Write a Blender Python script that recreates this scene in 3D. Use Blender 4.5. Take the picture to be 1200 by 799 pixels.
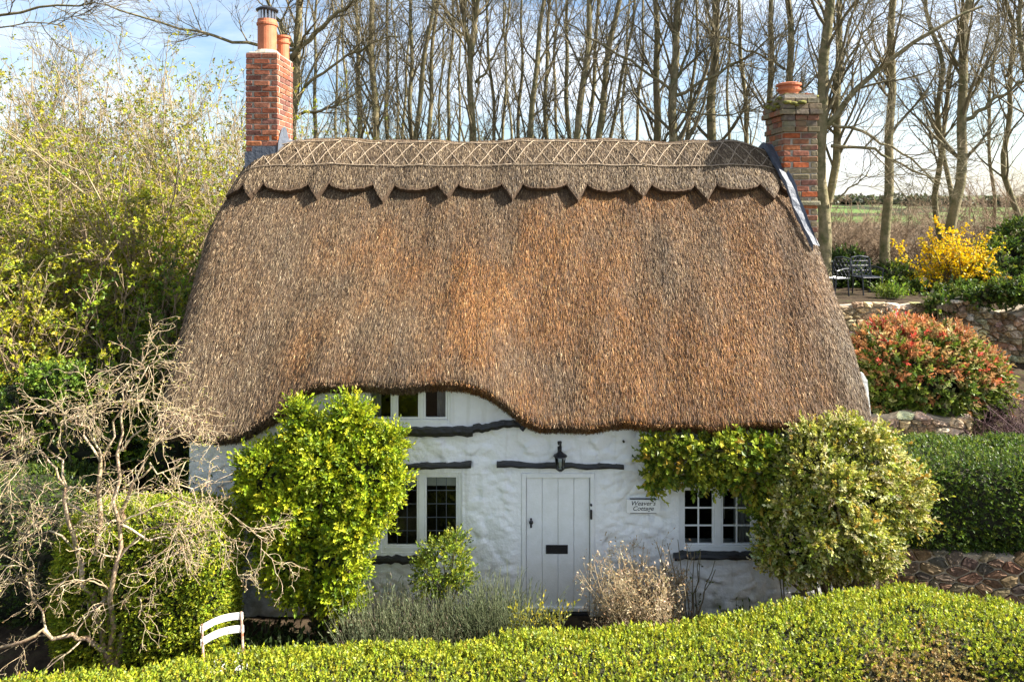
import bpy, math, random
import numpy as np
from mathutils import Vector, Matrix

# ------------------------------------------------------------------ clear, camera, world, sun
for o in list(bpy.data.objects):
    bpy.data.objects.remove(o)
scene = bpy.context.scene
COL = scene.collection
CAMY, CAMZ, F = -9.1, 5.5, 800.0          # camera position; focal length in photo pixels (1200 wide)
cam_d = bpy.data.cameras.new('camera')
cam_d.sensor_width = 36; cam_d.lens = 24; cam_d.shift_y = -0.1346
cam_d.clip_start = 0.1; cam_d.clip_end = 5000
cam = bpy.data.objects.new('camera', cam_d); COL.objects.link(cam)
cam.location = (0, CAMY, CAMZ); cam.rotation_euler = (math.radians(90), 0, 0)
scene.camera = cam

AZ, EL = math.radians(84.5), math.radians(40)      # azimuth measured from the wall normal towards the right
SUN = Vector((math.sin(AZ) * math.cos(EL), -math.cos(AZ) * math.cos(EL), math.sin(EL)))
sl = bpy.data.lights.new('sun', 'SUN'); sl.energy = 5.0; sl.angle = math.radians(0.5); sl.color = (1, 0.94, 0.84)
so = bpy.data.objects.new('sun', sl); COL.objects.link(so)
so.rotation_euler = SUN.to_track_quat('Z', 'Y').to_euler()

w = bpy.data.worlds.new('World'); scene.world = w; w.use_nodes = True
nt = w.node_tree; nt.nodes.clear(); L = nt.links
wo = nt.nodes.new('ShaderNodeOutputWorld'); bg = nt.nodes.new('ShaderNodeBackground')
sky = nt.nodes.new('ShaderNodeTexSky'); sky.sky_type = 'NISHITA'; sky.sun_disc = False
sky.sun_elevation = EL; sky.sun_rotation = math.atan2(SUN.x, SUN.y); sky.dust_density = 1.2; sky.ozone_density = 1.5
tc = nt.nodes.new('ShaderNodeTexCoord'); mp = nt.nodes.new('ShaderNodeMapping'); mp.inputs['Scale'].default_value = (1, 1, 2.6)
nz = nt.nodes.new('ShaderNodeTexNoise'); nz.inputs['Scale'].default_value = 3.1; nz.inputs['Detail'].default_value = 9; nz.inputs['Roughness'].default_value = 0.58
nz.inputs['Distortion'].default_value = 0.5
rp = nt.nodes.new('ShaderNodeValToRGB'); rp.color_ramp.elements[0].position = 0.43; rp.color_ramp.elements[1].position = 0.70
mx = nt.nodes.new('ShaderNodeMix'); mx.data_type = 'RGBA'; mx.inputs['B'].default_value = (6.2, 6.5, 7.0, 1)
mul = nt.nodes.new('ShaderNodeMath'); mul.operation = 'MULTIPLY'; mul.inputs[1].default_value = 0.9
L.new(tc.outputs['Generated'], mp.inputs['Vector']); L.new(mp.outputs[0], nz.inputs['Vector']); L.new(nz.outputs[0], rp.inputs[0])
L.new(rp.outputs[0], mul.inputs[0]); L.new(mul.outputs[0], mx.inputs['Factor']); L.new(sky.outputs[0], mx.inputs['A'])
L.new(mx.outputs['Result'], bg.inputs['Color']); bg.inputs['Strength'].default_value = 0.064; L.new(bg.outputs[0], wo.inputs[0])
vs = scene.view_settings; vs.view_transform = 'Standard'; vs.look = 'None'; vs.gamma = 1; vs.use_curve_mapping = False
vs.exposure = 1.86

# ------------------------------------------------------------------ helpers
R = np.random.default_rng(7)
A = np.array
def W(px, py, d):                       # photo pixel + distance -> world point
    return A([(px - 600) * d / F, CAMY + d, CAMZ - (py - 238) * d / F])
def sm(a, b, v):
    t = np.clip((np.asarray(v, float) - a) / (b - a), 0, 1); return t * t * (3 - 2 * t)
def nrm(v):
    return v / np.maximum(np.linalg.norm(v, axis=-1, keepdims=True), 1e-9)
def rnd(*s): return R.standard_normal(s)

_NT = np.random.default_rng(3).random((256, 256))
def vnoise(u, v):
    u = np.asarray(u, float) + 517.3; v = np.asarray(v, float) + 311.7; iu = np.floor(u).astype(int); iv = np.floor(v).astype(int); fu = u - iu; fv = v - iv
    fu = fu * fu * (3 - 2 * fu); fv = fv * fv * (3 - 2 * fv); g_ = lambda a_, b_: _NT[a_ % 256, b_ % 256]
    return (g_(iu, iv) * (1 - fu) + g_(iu + 1, iv) * fu) * (1 - fv) + (g_(iu, iv + 1) * (1 - fu) + g_(iu + 1, iv + 1) * fu) * fv
def fbm(u, v, o=4):
    r_ = 0; a_ = .5
    for k in range(o): r_ = r_ + a_ * vnoise(u * 2**k + 17 * k, v * 2**k - 9 * k); a_ *= .5
    return r_ / (1 - .5**o)
def link_parent(o, parent):
    if parent is not None:
        o.parent = parent
        if parent.type == 'EMPTY':
            o.matrix_parent_inverse = Matrix.Translation(-Vector(parent.location))
def mk(name, V, Fs, mat, parent=None, col=None, smooth=False, kind=None):
    V = np.ascontiguousarray(V, np.float32)
    if not isinstance(Fs, (list, tuple)): Fs = [Fs]
    Fs = [np.asarray(f, np.int32) for f in Fs if len(f)]
    loops = np.concatenate([f.ravel() for f in Fs])
    tot = np.concatenate([np.full(len(f), f.shape[1], np.int32) for f in Fs])
    start = np.concatenate([[0], np.cumsum(tot)[:-1]]).astype(np.int32)
    me = bpy.data.meshes.new(name)
    me.vertices.add(len(V)); me.vertices.foreach_set('co', V.ravel())
    me.loops.add(len(loops)); me.loops.foreach_set('vertex_index', loops)
    me.polygons.add(len(tot)); me.polygons.foreach_set('loop_start', start)
    me.polygons.foreach_set('use_smooth', np.full(len(tot), bool(smooth or name in ('crown', 'stems', 'branches', 'trunk', 'hazel_spar'))))
    me.update(calc_edges=True)
    if col is not None:
        at = me.color_attributes.new('col', 'FLOAT_COLOR', 'POINT')
        c4 = np.ones((len(V), 4), np.float32); c4[:, :3] = col
        at.data.foreach_set('color', c4.ravel())
    if mat: me.materials.append(mat)
    o = bpy.data.objects.new(name, me); COL.objects.link(o); link_parent(o, parent)
    if kind: o['kind'] = kind
    return o
def inst(name, me, parent, loc, rot=(0, 0, 0), scale=(1, 1, 1)):
    o = bpy.data.objects.new(name, me); COL.objects.link(o); link_parent(o, parent)
    o.location = loc; o.rotation_euler = rot; o.scale = scale
    return o
def thing(name, label, cat, loc, group=None, kind=None):
    o = bpy.data.objects.new(name, None); COL.objects.link(o); o.location = [float(v) for v in loc]
    o.empty_display_size = 0.2
    tag(o, label, cat, group, kind); return o
def tag(o, label=None, cat=None, group=None, kind=None):
    if label: o['label'] = label
    if cat: o['category'] = cat
    if group: o['group'] = group
    if kind: o['kind'] = kind
    return o

class G:                                 # collects shapes of ONE object
    def __init__(s): s.V = []; s.F = []; s.n = 0
    def add(s, V, Fs):
        V = np.asarray(V, float)
        for f in Fs: s.F.append([i + s.n for i in f])
        s.V.append(V); s.n += len(V); return s
    def box(s, x0, x1, y0, y1, z0, z1, c=0.0):
        if c <= 0:
            V = [(x, y, z) for x in (x0, x1) for y in (y0, y1) for z in (z0, z1)]
            return s.add(V, [(0, 1, 3, 2), (4, 6, 7, 5), (0, 4, 5, 1), (2, 3, 7, 6), (0, 2, 6, 4), (1, 5, 7, 3)])
        # chamfered box: 24 vertices
        lo = A([x0, y0, z0]); hi = A([x1, y1, z1]); V = []; idx = {}
        for i in range(8):
            sg = [(i >> k) & 1 for k in range(3)]
            for ax in range(3):
                p = [(hi if sg[k] else lo)[k] + (0 if k == ax else (-c if sg[k] else c)) for k in range(3)]
                idx[i, ax] = len(V); V.append(p)
        Fs = []
        for ax in range(3):
            b, cc = [k for k in range(3) if k != ax]
            for sd in (0, 1):
                q = [sum(((sd << ax), (u << b), (v << cc))) for u, v in ((0, 0), (1, 0), (1, 1), (0, 1))]
                Fs.append([idx[i, ax] for i in q])
            for u in (0, 1):
                for v in (0, 1):     # edge along ax
                    i0 = (u << b) | (v << cc); i1 = i0 | (1 << ax)
                    Fs.append([idx[i0, b], idx[i1, b], idx[i1, cc], idx[i0, cc]])
        for i in range(8): Fs.append([idx[i, 0], idx[i, 1], idx[i, 2]])
        return s.add(V, Fs)
    def tube(s, pts, r, k=8, cap=True):
        pts = np.asarray(pts, float)[None]; r = np.broadcast_to(np.asarray(r, float), pts.shape[1])[None]
        V, Q = tubes(pts, r, k); Fs = [tuple(q) for q in Q]
        if cap:
            n = pts.shape[1]; Fs += [tuple(range(k))[::-1], tuple(range((n - 1) * k, n * k))]
        return s.add(V, Fs)
    def lathe(s, c, prof, k=20):
        c = np.asarray(c, float); V = []; Fs = []
        for r, z in prof:
            for i in range(k):
                a = 2 * math.pi * i / k; V.append((c[0] + r * math.cos(a), c[1] + r * math.sin(a), c[2] + z))
        for j in range(len(prof) - 1):
            for i in range(k):
                i2 = (i + 1) % k; Fs.append((j * k + i, j * k + i2, (j + 1) * k + i2, (j + 1) * k + i))
        Fs += [tuple(range(k))[::-1], tuple(range((len(prof) - 1) * k, len(prof) * k))]
        return s.add(V, Fs)
    def prism(s, poly, fn, t0, t1):      # polygon extruded: fn(u, v, t) -> xyz
        n = len(poly); V = [fn(u, v, t0) for u, v in poly] + [fn(u, v, t1) for u, v in poly]
        Fs = [tuple(range(n))[::-1], tuple(range(n, 2 * n))] + [(i, (i + 1) % n, n + (i + 1) % n, n + i) for i in range(n)]
        return s.add(V, Fs)
    def arrays(s):
        V = np.concatenate(s.V); by = {}
        for f in s.F: by.setdefault(len(f), []).append(f)
        return V, [A(v) for v in by.values()]
    def obj(s, name, mat, parent=None, smooth=False, **k):
        V, Fs = s.arrays(); o = mk(name, V, Fs, mat, parent, smooth=smooth, **k); return o

def tubes(pts, rad, k):
    M, n, _ = pts.shape
    t = np.empty_like(pts); t[:, 1:-1] = pts[:, 2:] - pts[:, :-2]; t[:, 0] = pts[:, 1] - pts[:, 0]; t[:, -1] = pts[:, -1] - pts[:, -2]
    t = nrm(t); m = nrm(pts[:, -1] - pts[:, 0])
    ref = np.where(np.abs(m[:, 2:3]) < 0.75, A([[0, 0, 1.0]]), A([[1.0, 0, 0]]))[:, None, :]
    u = nrm(np.cross(t, np.broadcast_to(ref, t.shape))); v = np.cross(t, u)
    a = np.arange(k) * 2 * math.pi / k
    V = pts[:, :, None] + rad[:, :, None, None] * (np.cos(a)[:, None] * u[:, :, None] + np.sin(a)[:, None] * v[:, :, None])
    base = (np.arange(M) * n * k)[:, None, None]; i = np.arange(n - 1)[None, :, None] * k; j = np.arange(k)[None, None, :]; j2 = (j + 1) % k
    Q = np.stack([base + i + j, base + i + j2, base + i + k + j2, base + i + k + j], -1).reshape(-1, 4)
    return V.reshape(-1, 3), Q

# ---- branches and leaves
def walk(st, d, ln, n, wig, up):
    M = len(st); ln = np.broadcast_to(ln, (M,)); P = [st]; d = nrm(d); p = st
    up = A([0, 0, up]) if np.isscalar(up) else A(up)
    for i in range(n - 1):
        d = nrm(d + wig * rnd(M, 3) + up); p = p + d * (ln / (n - 1))[:, None]; P.append(p)
    return np.stack(P, 1)
def spawn(pts, rad, k, t0, t1, ang, lenr, n, wig, up, rr=0.55, taper=0.3, rmin=0.003):
    """k children on every parent branch; lenr in metres"""
    Pn, m, _ = pts.shape
    t = R.uniform(t0, t1, (Pn, k)); f = t * (m - 1); i = np.minimum(f.astype(int), m - 2); fr = (f - i)[..., None]
    ar = np.arange(Pn)[:, None]; a, b = pts[ar, i], pts[ar, i + 1]
    st = (a * (1 - fr) + b * fr).reshape(-1, 3); tg = nrm(b - a).reshape(-1, 3)
    r0 = (rad[ar, i] * (1 - fr[..., 0]) + rad[ar, i + 1] * fr[..., 0]).reshape(-1)
    pr = nrm(np.cross(tg, rnd(len(tg), 3))); an = R.uniform(*ang, len(tg))[:, None]
    d = tg * np.cos(an) + pr * np.sin(an)
    ln = R.uniform(*lenr, len(tg)) * (1.15 - 0.5 * t.reshape(-1))
    P = walk(st, d, ln, n, wig, up)
    r = np.maximum(r0 * rr, rmin)[:, None] * np.linspace(1, taper, n)[None]
    return P, np.maximum(r, rmin * 0.7)
def wood(levels, sides):
    Vs, Qs, n = [], [], 0
    for (P, r), k in zip(levels, sides):
        V, Q = tubes(P, r, k); Vs.append(V); Qs.append(Q + n); n += len(V)
    return np.concatenate(Vs), np.concatenate(Qs)
def leaves(P, D, N, ln, wd, col, fold=0.25, tri=False):
    """rhombic folded leaves; P base, D direction, N rough normal"""
    M = len(P); D = nrm(D); S = nrm(np.cross(D, N)); N = np.cross(S, D)
    ln = np.broadcast_to(ln, (M,))[:, None]; wd = np.broadcast_to(wd, (M,))[:, None]
    if tri:
        V = np.stack([P + S * wd * .5, P + D * ln * 1.1 + N * wd * .1, P - S * wd * .5], 1).reshape(-1, 3)
        return V, np.arange(M * 3).reshape(-1, 3), np.repeat(col, 3, 0)
    mid = P + D * ln * 0.5 + N * wd * fold
    V = np.stack([P, mid + S * wd * .5, P + D * ln, mid - S * wd * .5], 1).reshape(-1, 3)
    b = np.arange(M)[:, None] * 4
    T = np.concatenate([b + A([[0, 1, 2]]), b + A([[0, 2, 3]])])
    return V, T, np.repeat(col, 4, 0)
def pal(n, cols, wts, var=0.18):
    c = A(cols, float)[R.choice(len(cols), n, p=A(wts, float) / sum(wts))]
    return np.clip(c * (1 + var * rnd(n, 1)) * (1 + 0.06 * rnd(n, 3)), 0.004, 1)
def shoots(P, D, ln, nl, ll, lw, cols, spread=0.9, flat=None, tri=False):
    """leafy shoots: nl leaves along each shoot"""
    S = len(P); D = nrm(D); ln = np.broadcast_to(ln, (S,))
    t = (np.arange(nl) + 0.5) / nl
    pos = P[:, None] + D[:, None] * (ln[:, None] * t)[..., None]
    u = nrm(np.cross(D, rnd(S, 3))); v = np.cross(D, u); ph = R.uniform(0, 6.28, (S, 1)) + np.arange(nl)[None] * 2.4
    side = np.cos(ph)[..., None] * u[:, None] + np.sin(ph)[..., None] * v[:, None]
    sp = spread * (1.15 - 0.75 * t)[None, :, None]
    dr = nrm(D[:, None] * 0.8 + side * sp + 0.2 * rnd(S, nl, 3)); nn = nrm(D[:, None] - side * 0.6 + 0.3 * rnd(S, nl, 3))
    if flat is not None: nn = nrm(nn + A(flat))
    c = np.clip(np.repeat(cols, nl, 0) * (1 + 0.13 * rnd(S * nl, 1)), .004, 1)
    sc = R.uniform(.7, 1.25, S * nl)
    return leaves(pos.reshape(-1, 3), dr.reshape(-1, 3), nn.reshape(-1, 3), ll * sc, lw * sc, c, .25, tri)
def ell_surface(lobes, dens, cull=0.82):
    """random points + normals on the union of ellipsoids; lobes = (c, r)"""
    Ps, Ns = [], []
    for i, (c, r) in enumerate(lobes):
        c = A(c, float); r = A(r, float); area = 4 * math.pi * ((r[0]*r[1])**1.6/3 + (r[0]*r[2])**1.6/3 + (r[1]*r[2])**1.6/3)**(1/1.6)
        n = max(20, int(area * dens)); u = nrm(rnd(n, 3)); p = c + u * r; nn = nrm(u / r); ok = np.ones(n, bool)
        for j, (c2, r2) in enumerate(lobes):
            if j != i: ok &= (((p - A(c2)) / A(r2))**2).sum(1) > cull**2
        Ps.append(p[ok]); Ns.append(nn[ok])
    return np.concatenate(Ps), np.concatenate(Ns)
def ell_mesh(lobes, scale=0.8, k=14):
    Vs, Fs, n = [], [], 0
    for c, r in lobes:
        a = np.linspace(0, 2*math.pi, k, endpoint=False); b = np.linspace(-1.45, 1.45, k // 2 + 1)
        aa, bb = np.meshgrid(a, b); V = np.stack([np.cos(aa)*np.cos(bb), np.sin(aa)*np.cos(bb), np.sin(bb)], -1)
        V = V * (1 + 0.10 * rnd(*V.shape[:2], 1)); V = A(c) + V * A(r) * scale
        m = len(b)
        i = np.arange(m - 1)[:, None] * k; j = np.arange(k)[None]; j2 = (j + 1) % k
        Fs.append(np.stack([i + j, i + j2, i + k + j2, i + k + j], -1).reshape(-1, 4) + n); Vs.append(V.reshape(-1, 3)); n += m * k
    return np.concatenate(Vs), np.concatenate(Fs)

# ------------------------------------------------------------------ materials
MATS = {}
def newmat(name):
    m = bpy.data.materials.new(name); m.use_nodes = True; n = m.node_tree.nodes; n.clear()
    out = n.new('ShaderNodeOutputMaterial'); p = n.new('ShaderNodeBsdfPrincipled'); m.node_tree.links.new(p.outputs[0], out.inputs[0])
    MATS[name] = m; return m, n, m.node_tree.links, p, out
def plain(name, c, rough=0.6, c2=None, scale=8, bump=0.0, bscale=40, metal=0, spec=0.5, detail=6):
    m, n, l, p, out = newmat(name)
    p.inputs['Roughness'].default_value = rough; p.inputs['Metallic'].default_value = metal; p.inputs['Specular IOR Level'].default_value = spec
    g = n.new('ShaderNodeNewGeometry')
    if c2 is None: c2 = tuple(v * 0.72 for v in c)
    z = n.new('ShaderNodeTexNoise'); z.inputs['Scale'].default_value = scale; z.inputs['Detail'].default_value = detail; z.inputs['Roughness'].default_value = .65
    l.new(g.outputs['Position'], z.inputs['Vector'])
    r = n.new('ShaderNodeValToRGB'); r.color_ramp.elements[0].position = .35; r.color_ramp.elements[1].position = .65
    r.color_ramp.elements[0].color = (*c2, 1); r.color_ramp.elements[1].color = (*c, 1)
    l.new(z.outputs[0], r.inputs[0]); l.new(r.outputs[0], p.inputs['Base Color'])
    if bump:
        z2 = n.new('ShaderNodeTexNoise'); z2.inputs['Scale'].default_value = bscale; z2.inputs['Detail'].default_value = 6
        l.new(g.outputs['Position'], z2.inputs['Vector'])
        b = n.new('ShaderNodeBump'); b.inputs['Strength'].default_value = bump; b.inputs['Distance'].default_value = 0.02
        l.new(z2.outputs[0], b.inputs['Height']); l.new(b.outputs[0], p.inputs['Normal'])
    return m
def attr(name, rough=0.55, trans=0.0, spec=0.4, nscale=0, namt=0.25):
    m, n, l, p, out = newmat(name)
    a = n.new('ShaderNodeAttribute'); a.attribute_name = 'col'; src = a.outputs['Color']
    if nscale:
        g = n.new('ShaderNodeNewGeometry'); z = n.new('ShaderNodeTexNoise'); z.inputs['Scale'].default_value = nscale; z.inputs['Detail'].default_value = 5
        l.new(g.outputs['Position'], z.inputs['Vector'])
        mr = n.new('ShaderNodeMapRange'); mr.inputs[1].default_value = .3; mr.inputs[2].default_value = .7; mr.inputs[3].default_value = 1 - namt; mr.inputs[4].default_value = 1 + namt
        l.new(z.outputs[0], mr.inputs[0]); v = n.new('ShaderNodeVectorMath'); v.operation = 'SCALE'
        l.new(src, v.inputs[0]); l.new(mr.outputs[0], v.inputs['Scale']); src = v.outputs[0]
    l.new(src, p.inputs['Base Color']); p.inputs['Roughness'].default_value = rough; p.inputs['Specular IOR Level'].default_value = spec
    if trans:
        t = n.new('ShaderNodeBsdfTranslucent'); l.new(src, t.inputs['Color']); mixn = n.new('ShaderNodeMixShader'); mixn.inputs[0].default_value = trans
        l.new(p.outputs[0], mixn.inputs[1]); l.new(t.outputs[0], mixn.inputs[2]); l.new(mixn.outputs[0], out.inputs[0])
    return m
M_leaf = attr('leaf', 0.48, 0.36, 0.35)
M_straw = attr('straw', 0.6, 0.0, 0.3)
M_stone = attr('rubble_stone', 0.85, 0, 0.25, 28, 0.32)
M_brick = None
M_white = plain('white_paint', (.85, .85, .83), .5, (.77, .77, .73), 7, .15, 40)
M_lime = plain('limewashed_stone', (.87, .87, .85), .75, (.80, .80, .77), 3.2, .6, 22)
def stain(m):
    n = m.node_tree.nodes; l = m.node_tree.links; p = [k for k in n if k.type == 'BSDF_PRINCIPLED'][0]; src = p.inputs['Base Color'].links[0].from_socket
    g = n.new('ShaderNodeNewGeometry'); mp = n.new('ShaderNodeMapping'); mp.inputs['Scale'].default_value = (7, 7, .7); l.new(g.outputs['Position'], mp.inputs[0])
    z = n.new('ShaderNodeTexNoise'); z.inputs['Scale'].default_value = 1.3; z.inputs['Detail'].default_value = 8; l.new(mp.outputs[0], z.inputs['Vector'])
    r = n.new('ShaderNodeMapRange'); r.inputs[1].default_value = .56; r.inputs[2].default_value = .74; r.inputs[4].default_value = .45; l.new(z.outputs[0], r.inputs[0])
    m1 = n.new('ShaderNodeMix'); m1.data_type = 'RGBA'; m1.inputs['B'].default_value = (.52, .50, .42, 1); l.new(r.outputs[0], m1.inputs['Factor']); l.new(src, m1.inputs['A'])
    z2 = n.new('ShaderNodeTexNoise'); z2.inputs['Scale'].default_value = 6; z2.inputs['Detail'].default_value = 8; l.new(g.outputs['Position'], z2.inputs['Vector'])
    sx = n.new('ShaderNodeSeparateXYZ'); l.new(g.outputs['Position'], sx.inputs[0])
    h = n.new('ShaderNodeMapRange'); h.inputs[1].default_value = .65; h.inputs[2].default_value = -.05; h.inputs[3].default_value = -.25; h.inputs[4].default_value = .35; l.new(sx.outputs['Z'], h.inputs[0])
    ad = n.new('ShaderNodeMath'); l.new(z2.outputs[0], ad.inputs[0]); l.new(h.outputs[0], ad.inputs[1])
    r2 = n.new('ShaderNodeMapRange'); r2.inputs[1].default_value = .5; r2.inputs[2].default_value = .8; r2.inputs[4].default_value = .7; l.new(ad.outputs[0], r2.inputs[0])
    m2 = n.new('ShaderNodeMix'); m2.data_type = 'RGBA'; m2.inputs['B'].default_value = (.30, .30, .20, 1); l.new(r2.outputs[0], m2.inputs['Factor']); l.new(m1.outputs['Result'], m2.inputs['A']); l.new(m2.outputs['Result'], p.inputs['Base Color'])
stain(M_lime)
M_black = plain('black_painted_timber', (.012, .012, .013), .5, (.02, .019, .018), 12, .4, 30)
M_iron = plain('black_iron', (.012, .012, .014), .4, (.02, .02, .022), 20, .1, 80)
M_mortar = plain('mortar', (.42, .37, .30), .9, (.30, .26, .20), 9, .5, 60)
M_wallmortar = plain('rubble_mortar', (.46, .38, .28), .95, (.30, .24, .17), 7, .6, 40)
M_oldm = plain('lichened_mortar', (.27, .24, .16), .95, (.17, .16, .09), 12, .6, 50)
M_lead = plain('lead_flashing', (.105, .12, .145), .6, (.07, .08, .10), 14, .5, 26, metal=0.0)
M_terra = plain('terracotta', (.52, .17, .075), .7, (.40, .12, .05), 9, .15, 50)
M_steel = plain('bright_steel', (.62, .63, .65), .3, (.5, .5, .52), 14, .1, 50, metal=0.9)
M_thatch = plain('thatch_base', (.125, .075, .038), .9, (.055, .033, .018), 55, 1.0, 110)
M_hazel = plain('hazel_spar', (.42, .33, .23), .8, (.27, .20, .13), 20, .3, 60)
M_soil = plain('soil', (.055, .038, .024), .95, (.03, .022, .014), 8, .6, 30)
M_step = plain('worn_step_stone', (.20, .16, .12), .85, (.12, .09, .07), 8, .5, 30)
M_rust = plain('rusty_iron', (.30, .10, .035), .8, (.55, .46, .38), 16, .3, 60)
M_chairw = plain('chipped_white_slat', (.80, .79, .76), .55, (.72, .68, .62), 24, .15, 60)
M_cast = plain('dark_cast_metal', (.018, .022, .032), .35, (.03, .035, .045), 20, .1, 60)
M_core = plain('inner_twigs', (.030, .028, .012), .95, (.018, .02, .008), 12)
M_curtain = plain('curtain_cloth', (.50, .46, .42), .9, (.40, .36, .33), 10)
M_blind = plain('roller_blind', (.62, .60, .52), .8, (.56, .53, .46), 10)
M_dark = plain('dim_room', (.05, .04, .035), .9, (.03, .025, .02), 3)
M_pale = attr('pale_bark', .85, 0, .15, 34, .55)
M_bark = plain('mossy_bark', (.27, .215, .12), .95, (.10, .10, .036), 5.5, .7, 22)
M_twig = plain('twig_bark', (.19, .15, .085), .9, (.10, .088, .04), 3)
M_palet = plain('straw_twig', (.42, .33, .20), .9, (.22, .17, .09), 4)
M_moss = plain('moss', (.22, .20, .03), .95, (.09, .09, .02), 22, .8, 60)

def glass_mat():
    m, n, l, p, out = newmat('window_glass'); n.remove(p)
    tr = n.new('ShaderNodeBsdfTransparent'); tr.inputs[0].default_value = (.8, .85, .84, 1); gl = n.new('ShaderNodeBsdfGlossy'); gl.inputs['Roughness'].default_value = 0.03
    fr = n.new('ShaderNodeFresnel'); fr.inputs[0].default_value = 1.55; mi = n.new('ShaderNodeMixShader')
    l.new(fr.outputs[0], mi.inputs[0]); l.new(tr.outputs[0], mi.inputs[1]); l.new(gl.outputs[0], mi.inputs[2]); l.new(mi.outputs[0], out.inputs[0]); return m
M_glass = glass_mat()
def brick_mat(name, cols, lichen=None):
    m, n, l, p, out = newmat(name)
    oi = n.new('ShaderNodeObjectInfo'); r = n.new('ShaderNodeValToRGB'); r.color_ramp.interpolation = 'CONSTANT'
    for i, c in enumerate(cols):
        e = r.color_ramp.elements[0] if i == 0 else r.color_ramp.elements.new(i / len(cols))
        e.position = i / len(cols); e.color = (*c, 1)
    l.new(oi.outputs['Random'], r.inputs[0])
    g = n.new('ShaderNodeNewGeometry'); z = n.new('ShaderNodeTexNoise'); z.inputs['Scale'].default_value = 24; z.inputs['Detail'].default_value = 6
    l.new(g.outputs['Position'], z.inputs['Vector'])
    mr = n.new('ShaderNodeMapRange'); mr.inputs[1].default_value = .3; mr.inputs[2].default_value = .7; mr.inputs[3].default_value = .65; mr.inputs[4].default_value = 1.3
    l.new(z.outputs[0], mr.inputs[0]); v = n.new('ShaderNodeVectorMath'); v.operation = 'SCALE'; l.new(r.outputs[0], v.inputs[0]); l.new(mr.outputs[0], v.inputs['Scale'])
    src = v.outputs[0]
    if lichen:
        z3 = n.new('ShaderNodeTexNoise'); z3.inputs['Scale'].default_value = 6.5; z3.inputs['Detail'].default_value = 8; l.new(g.outputs['Position'], z3.inputs['Vector'])
        r3 = n.new('ShaderNodeMapRange'); r3.inputs[1].default_value = .47; r3.inputs[2].default_value = .60; r3.inputs[4].default_value = .55; l.new(z3.outputs[0], r3.inputs[0])
        m3 = n.new('ShaderNodeMix'); m3.data_type = 'RGBA'; m3.inputs['B'].default_value = (*lichen, 1); l.new(r3.outputs[0], m3.inputs['Factor']); l.new(src, m3.inputs['A']); src = m3.outputs['Result']
    l.new(src, p.inputs['Base Color']); p.inputs['Roughness'].default_value = .88; p.inputs['Specular IOR Level'].default_value = .2
    b = n.new('ShaderNodeBump'); b.inputs['Strength'].default_value = .5; b.inputs['Distance'].default_value = .01; l.new(z.outputs[0], b.inputs['Height']); l.new(b.outputs[0], p.inputs['Normal'])
    return m
M_brickA = brick_mat('red_brick', [(.24, .085, .048), (.27, .11, .066), (.20, .08, .055), (.26, .10, .055), (.16, .07, .052), (.30, .14, .09), (.23, .075, .04)])
M_brickA2 = brick_mat('orange_brick', [(.36, .095, .035), (.32, .085, .03), (.38, .14, .06), (.30, .12, .075)])
M_brickB = brick_mat('lichened_brick', [(.25, .095, .055), (.21, .165, .10), (.20, .15, .095), (.23, .185, .115), (.20, .09, .065), (.17, .135, .10), (.25, .12, .075), (.22, .19, .125), (.14, .11, .09), (.27, .11, .055)], (.17, .15, .075))

# ------------------------------------------------------------------ ground
def terrain(x, y):
    x = np.asarray(x, float); y = np.asarray(y, float)
    zr = 0.74 * sm(.25, .42, y) + 0.95 * sm(2.75, 2.95, y) + .6 * sm(3.0, 5.4, y) + 1.0 * sm(5.75, 6.0, y)
    zm = 3.29 * sm(5.2, 9.5, y)
    zl = .2 * sm(-1.6, -1.1, y) + 2.2 * sm(0.2, 3.2, y) + 0.9 * sm(3.2, 9, y)
    wr = sm(4.75, 5.15, x); wl = sm(-4.5, -5.1, x)
    z = zm * (1 - wr) * (1 - wl) + zr * wr + zl * wl
    z = z + .6 * sm(10, 20, y) - 3.2 * sm(45, 120, y) + 9.5 * sm(150, 800, y) + 14 * sm(900, 1900, y)
    z = z + sm(150, 400, y) * (1.3 * np.sin(x * .011 + 1) + 1.0 * np.sin(y * .017 + x * .006))
    return z + .04 * np.sin(x * 2.1 + y) * np.sin(y * 1.7) * sm(5, 9, y)
def spread(a, b, fine, far):
    g = list(np.arange(a, b + 1e-6, fine)); s = fine; lo, hi = a, b; pre, post = [], []
    while hi < far: s *= 1.22; hi += s; post.append(hi)
    s = fine
    while lo > -far: s *= 1.22; lo -= s; pre.append(lo)
    return A(pre[::-1] + g + post)
gx = spread(-11, 11, .16, 2200); gy = spread(-3, 11, .1, 2300); gy = gy[gy > -120]
xx, yy = np.meshgrid(gx, gy); V = np.stack([xx, yy, terrain(xx, yy)], -1).reshape(-1, 3)
nx = len(gx); i = np.arange(len(gy) - 1)[:, None] * nx; j = np.arange(nx - 1)[None]
mg, n, l, p, out = newmat('ground'); p.inputs['Roughness'].default_value = .95; p.inputs['Specular IOR Level'].default_value = .1
g = n.new('ShaderNodeNewGeometry'); sx = n.new('ShaderNodeSeparateXYZ'); l.new(g.outputs['Position'], sx.inputs[0])
def noise(sc, det=5):
    z = n.new('ShaderNodeTexNoise'); z.inputs['Scale'].default_value = sc; z.inputs['Detail'].default_value = det; l.new(g.outputs['Position'], z.inputs['Vector']); return z.outputs[0]
def ramp(src, stops):
    r = n.new('ShaderNodeValToRGB')
    for k, (q, c) in enumerate(stops):
        e = r.color_ramp.elements[k] if k < 2 else r.color_ramp.elements.new(q)
        e.position = q; e.color = (*c, 1)
    l.new(src, r.inputs[0]); return r.outputs[0]
near = ramp(noise(5), [(.3, (.022, .016, .010)), (.55, (.06, .042, .026)), (.75, (.05, .06, .02))])
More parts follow.
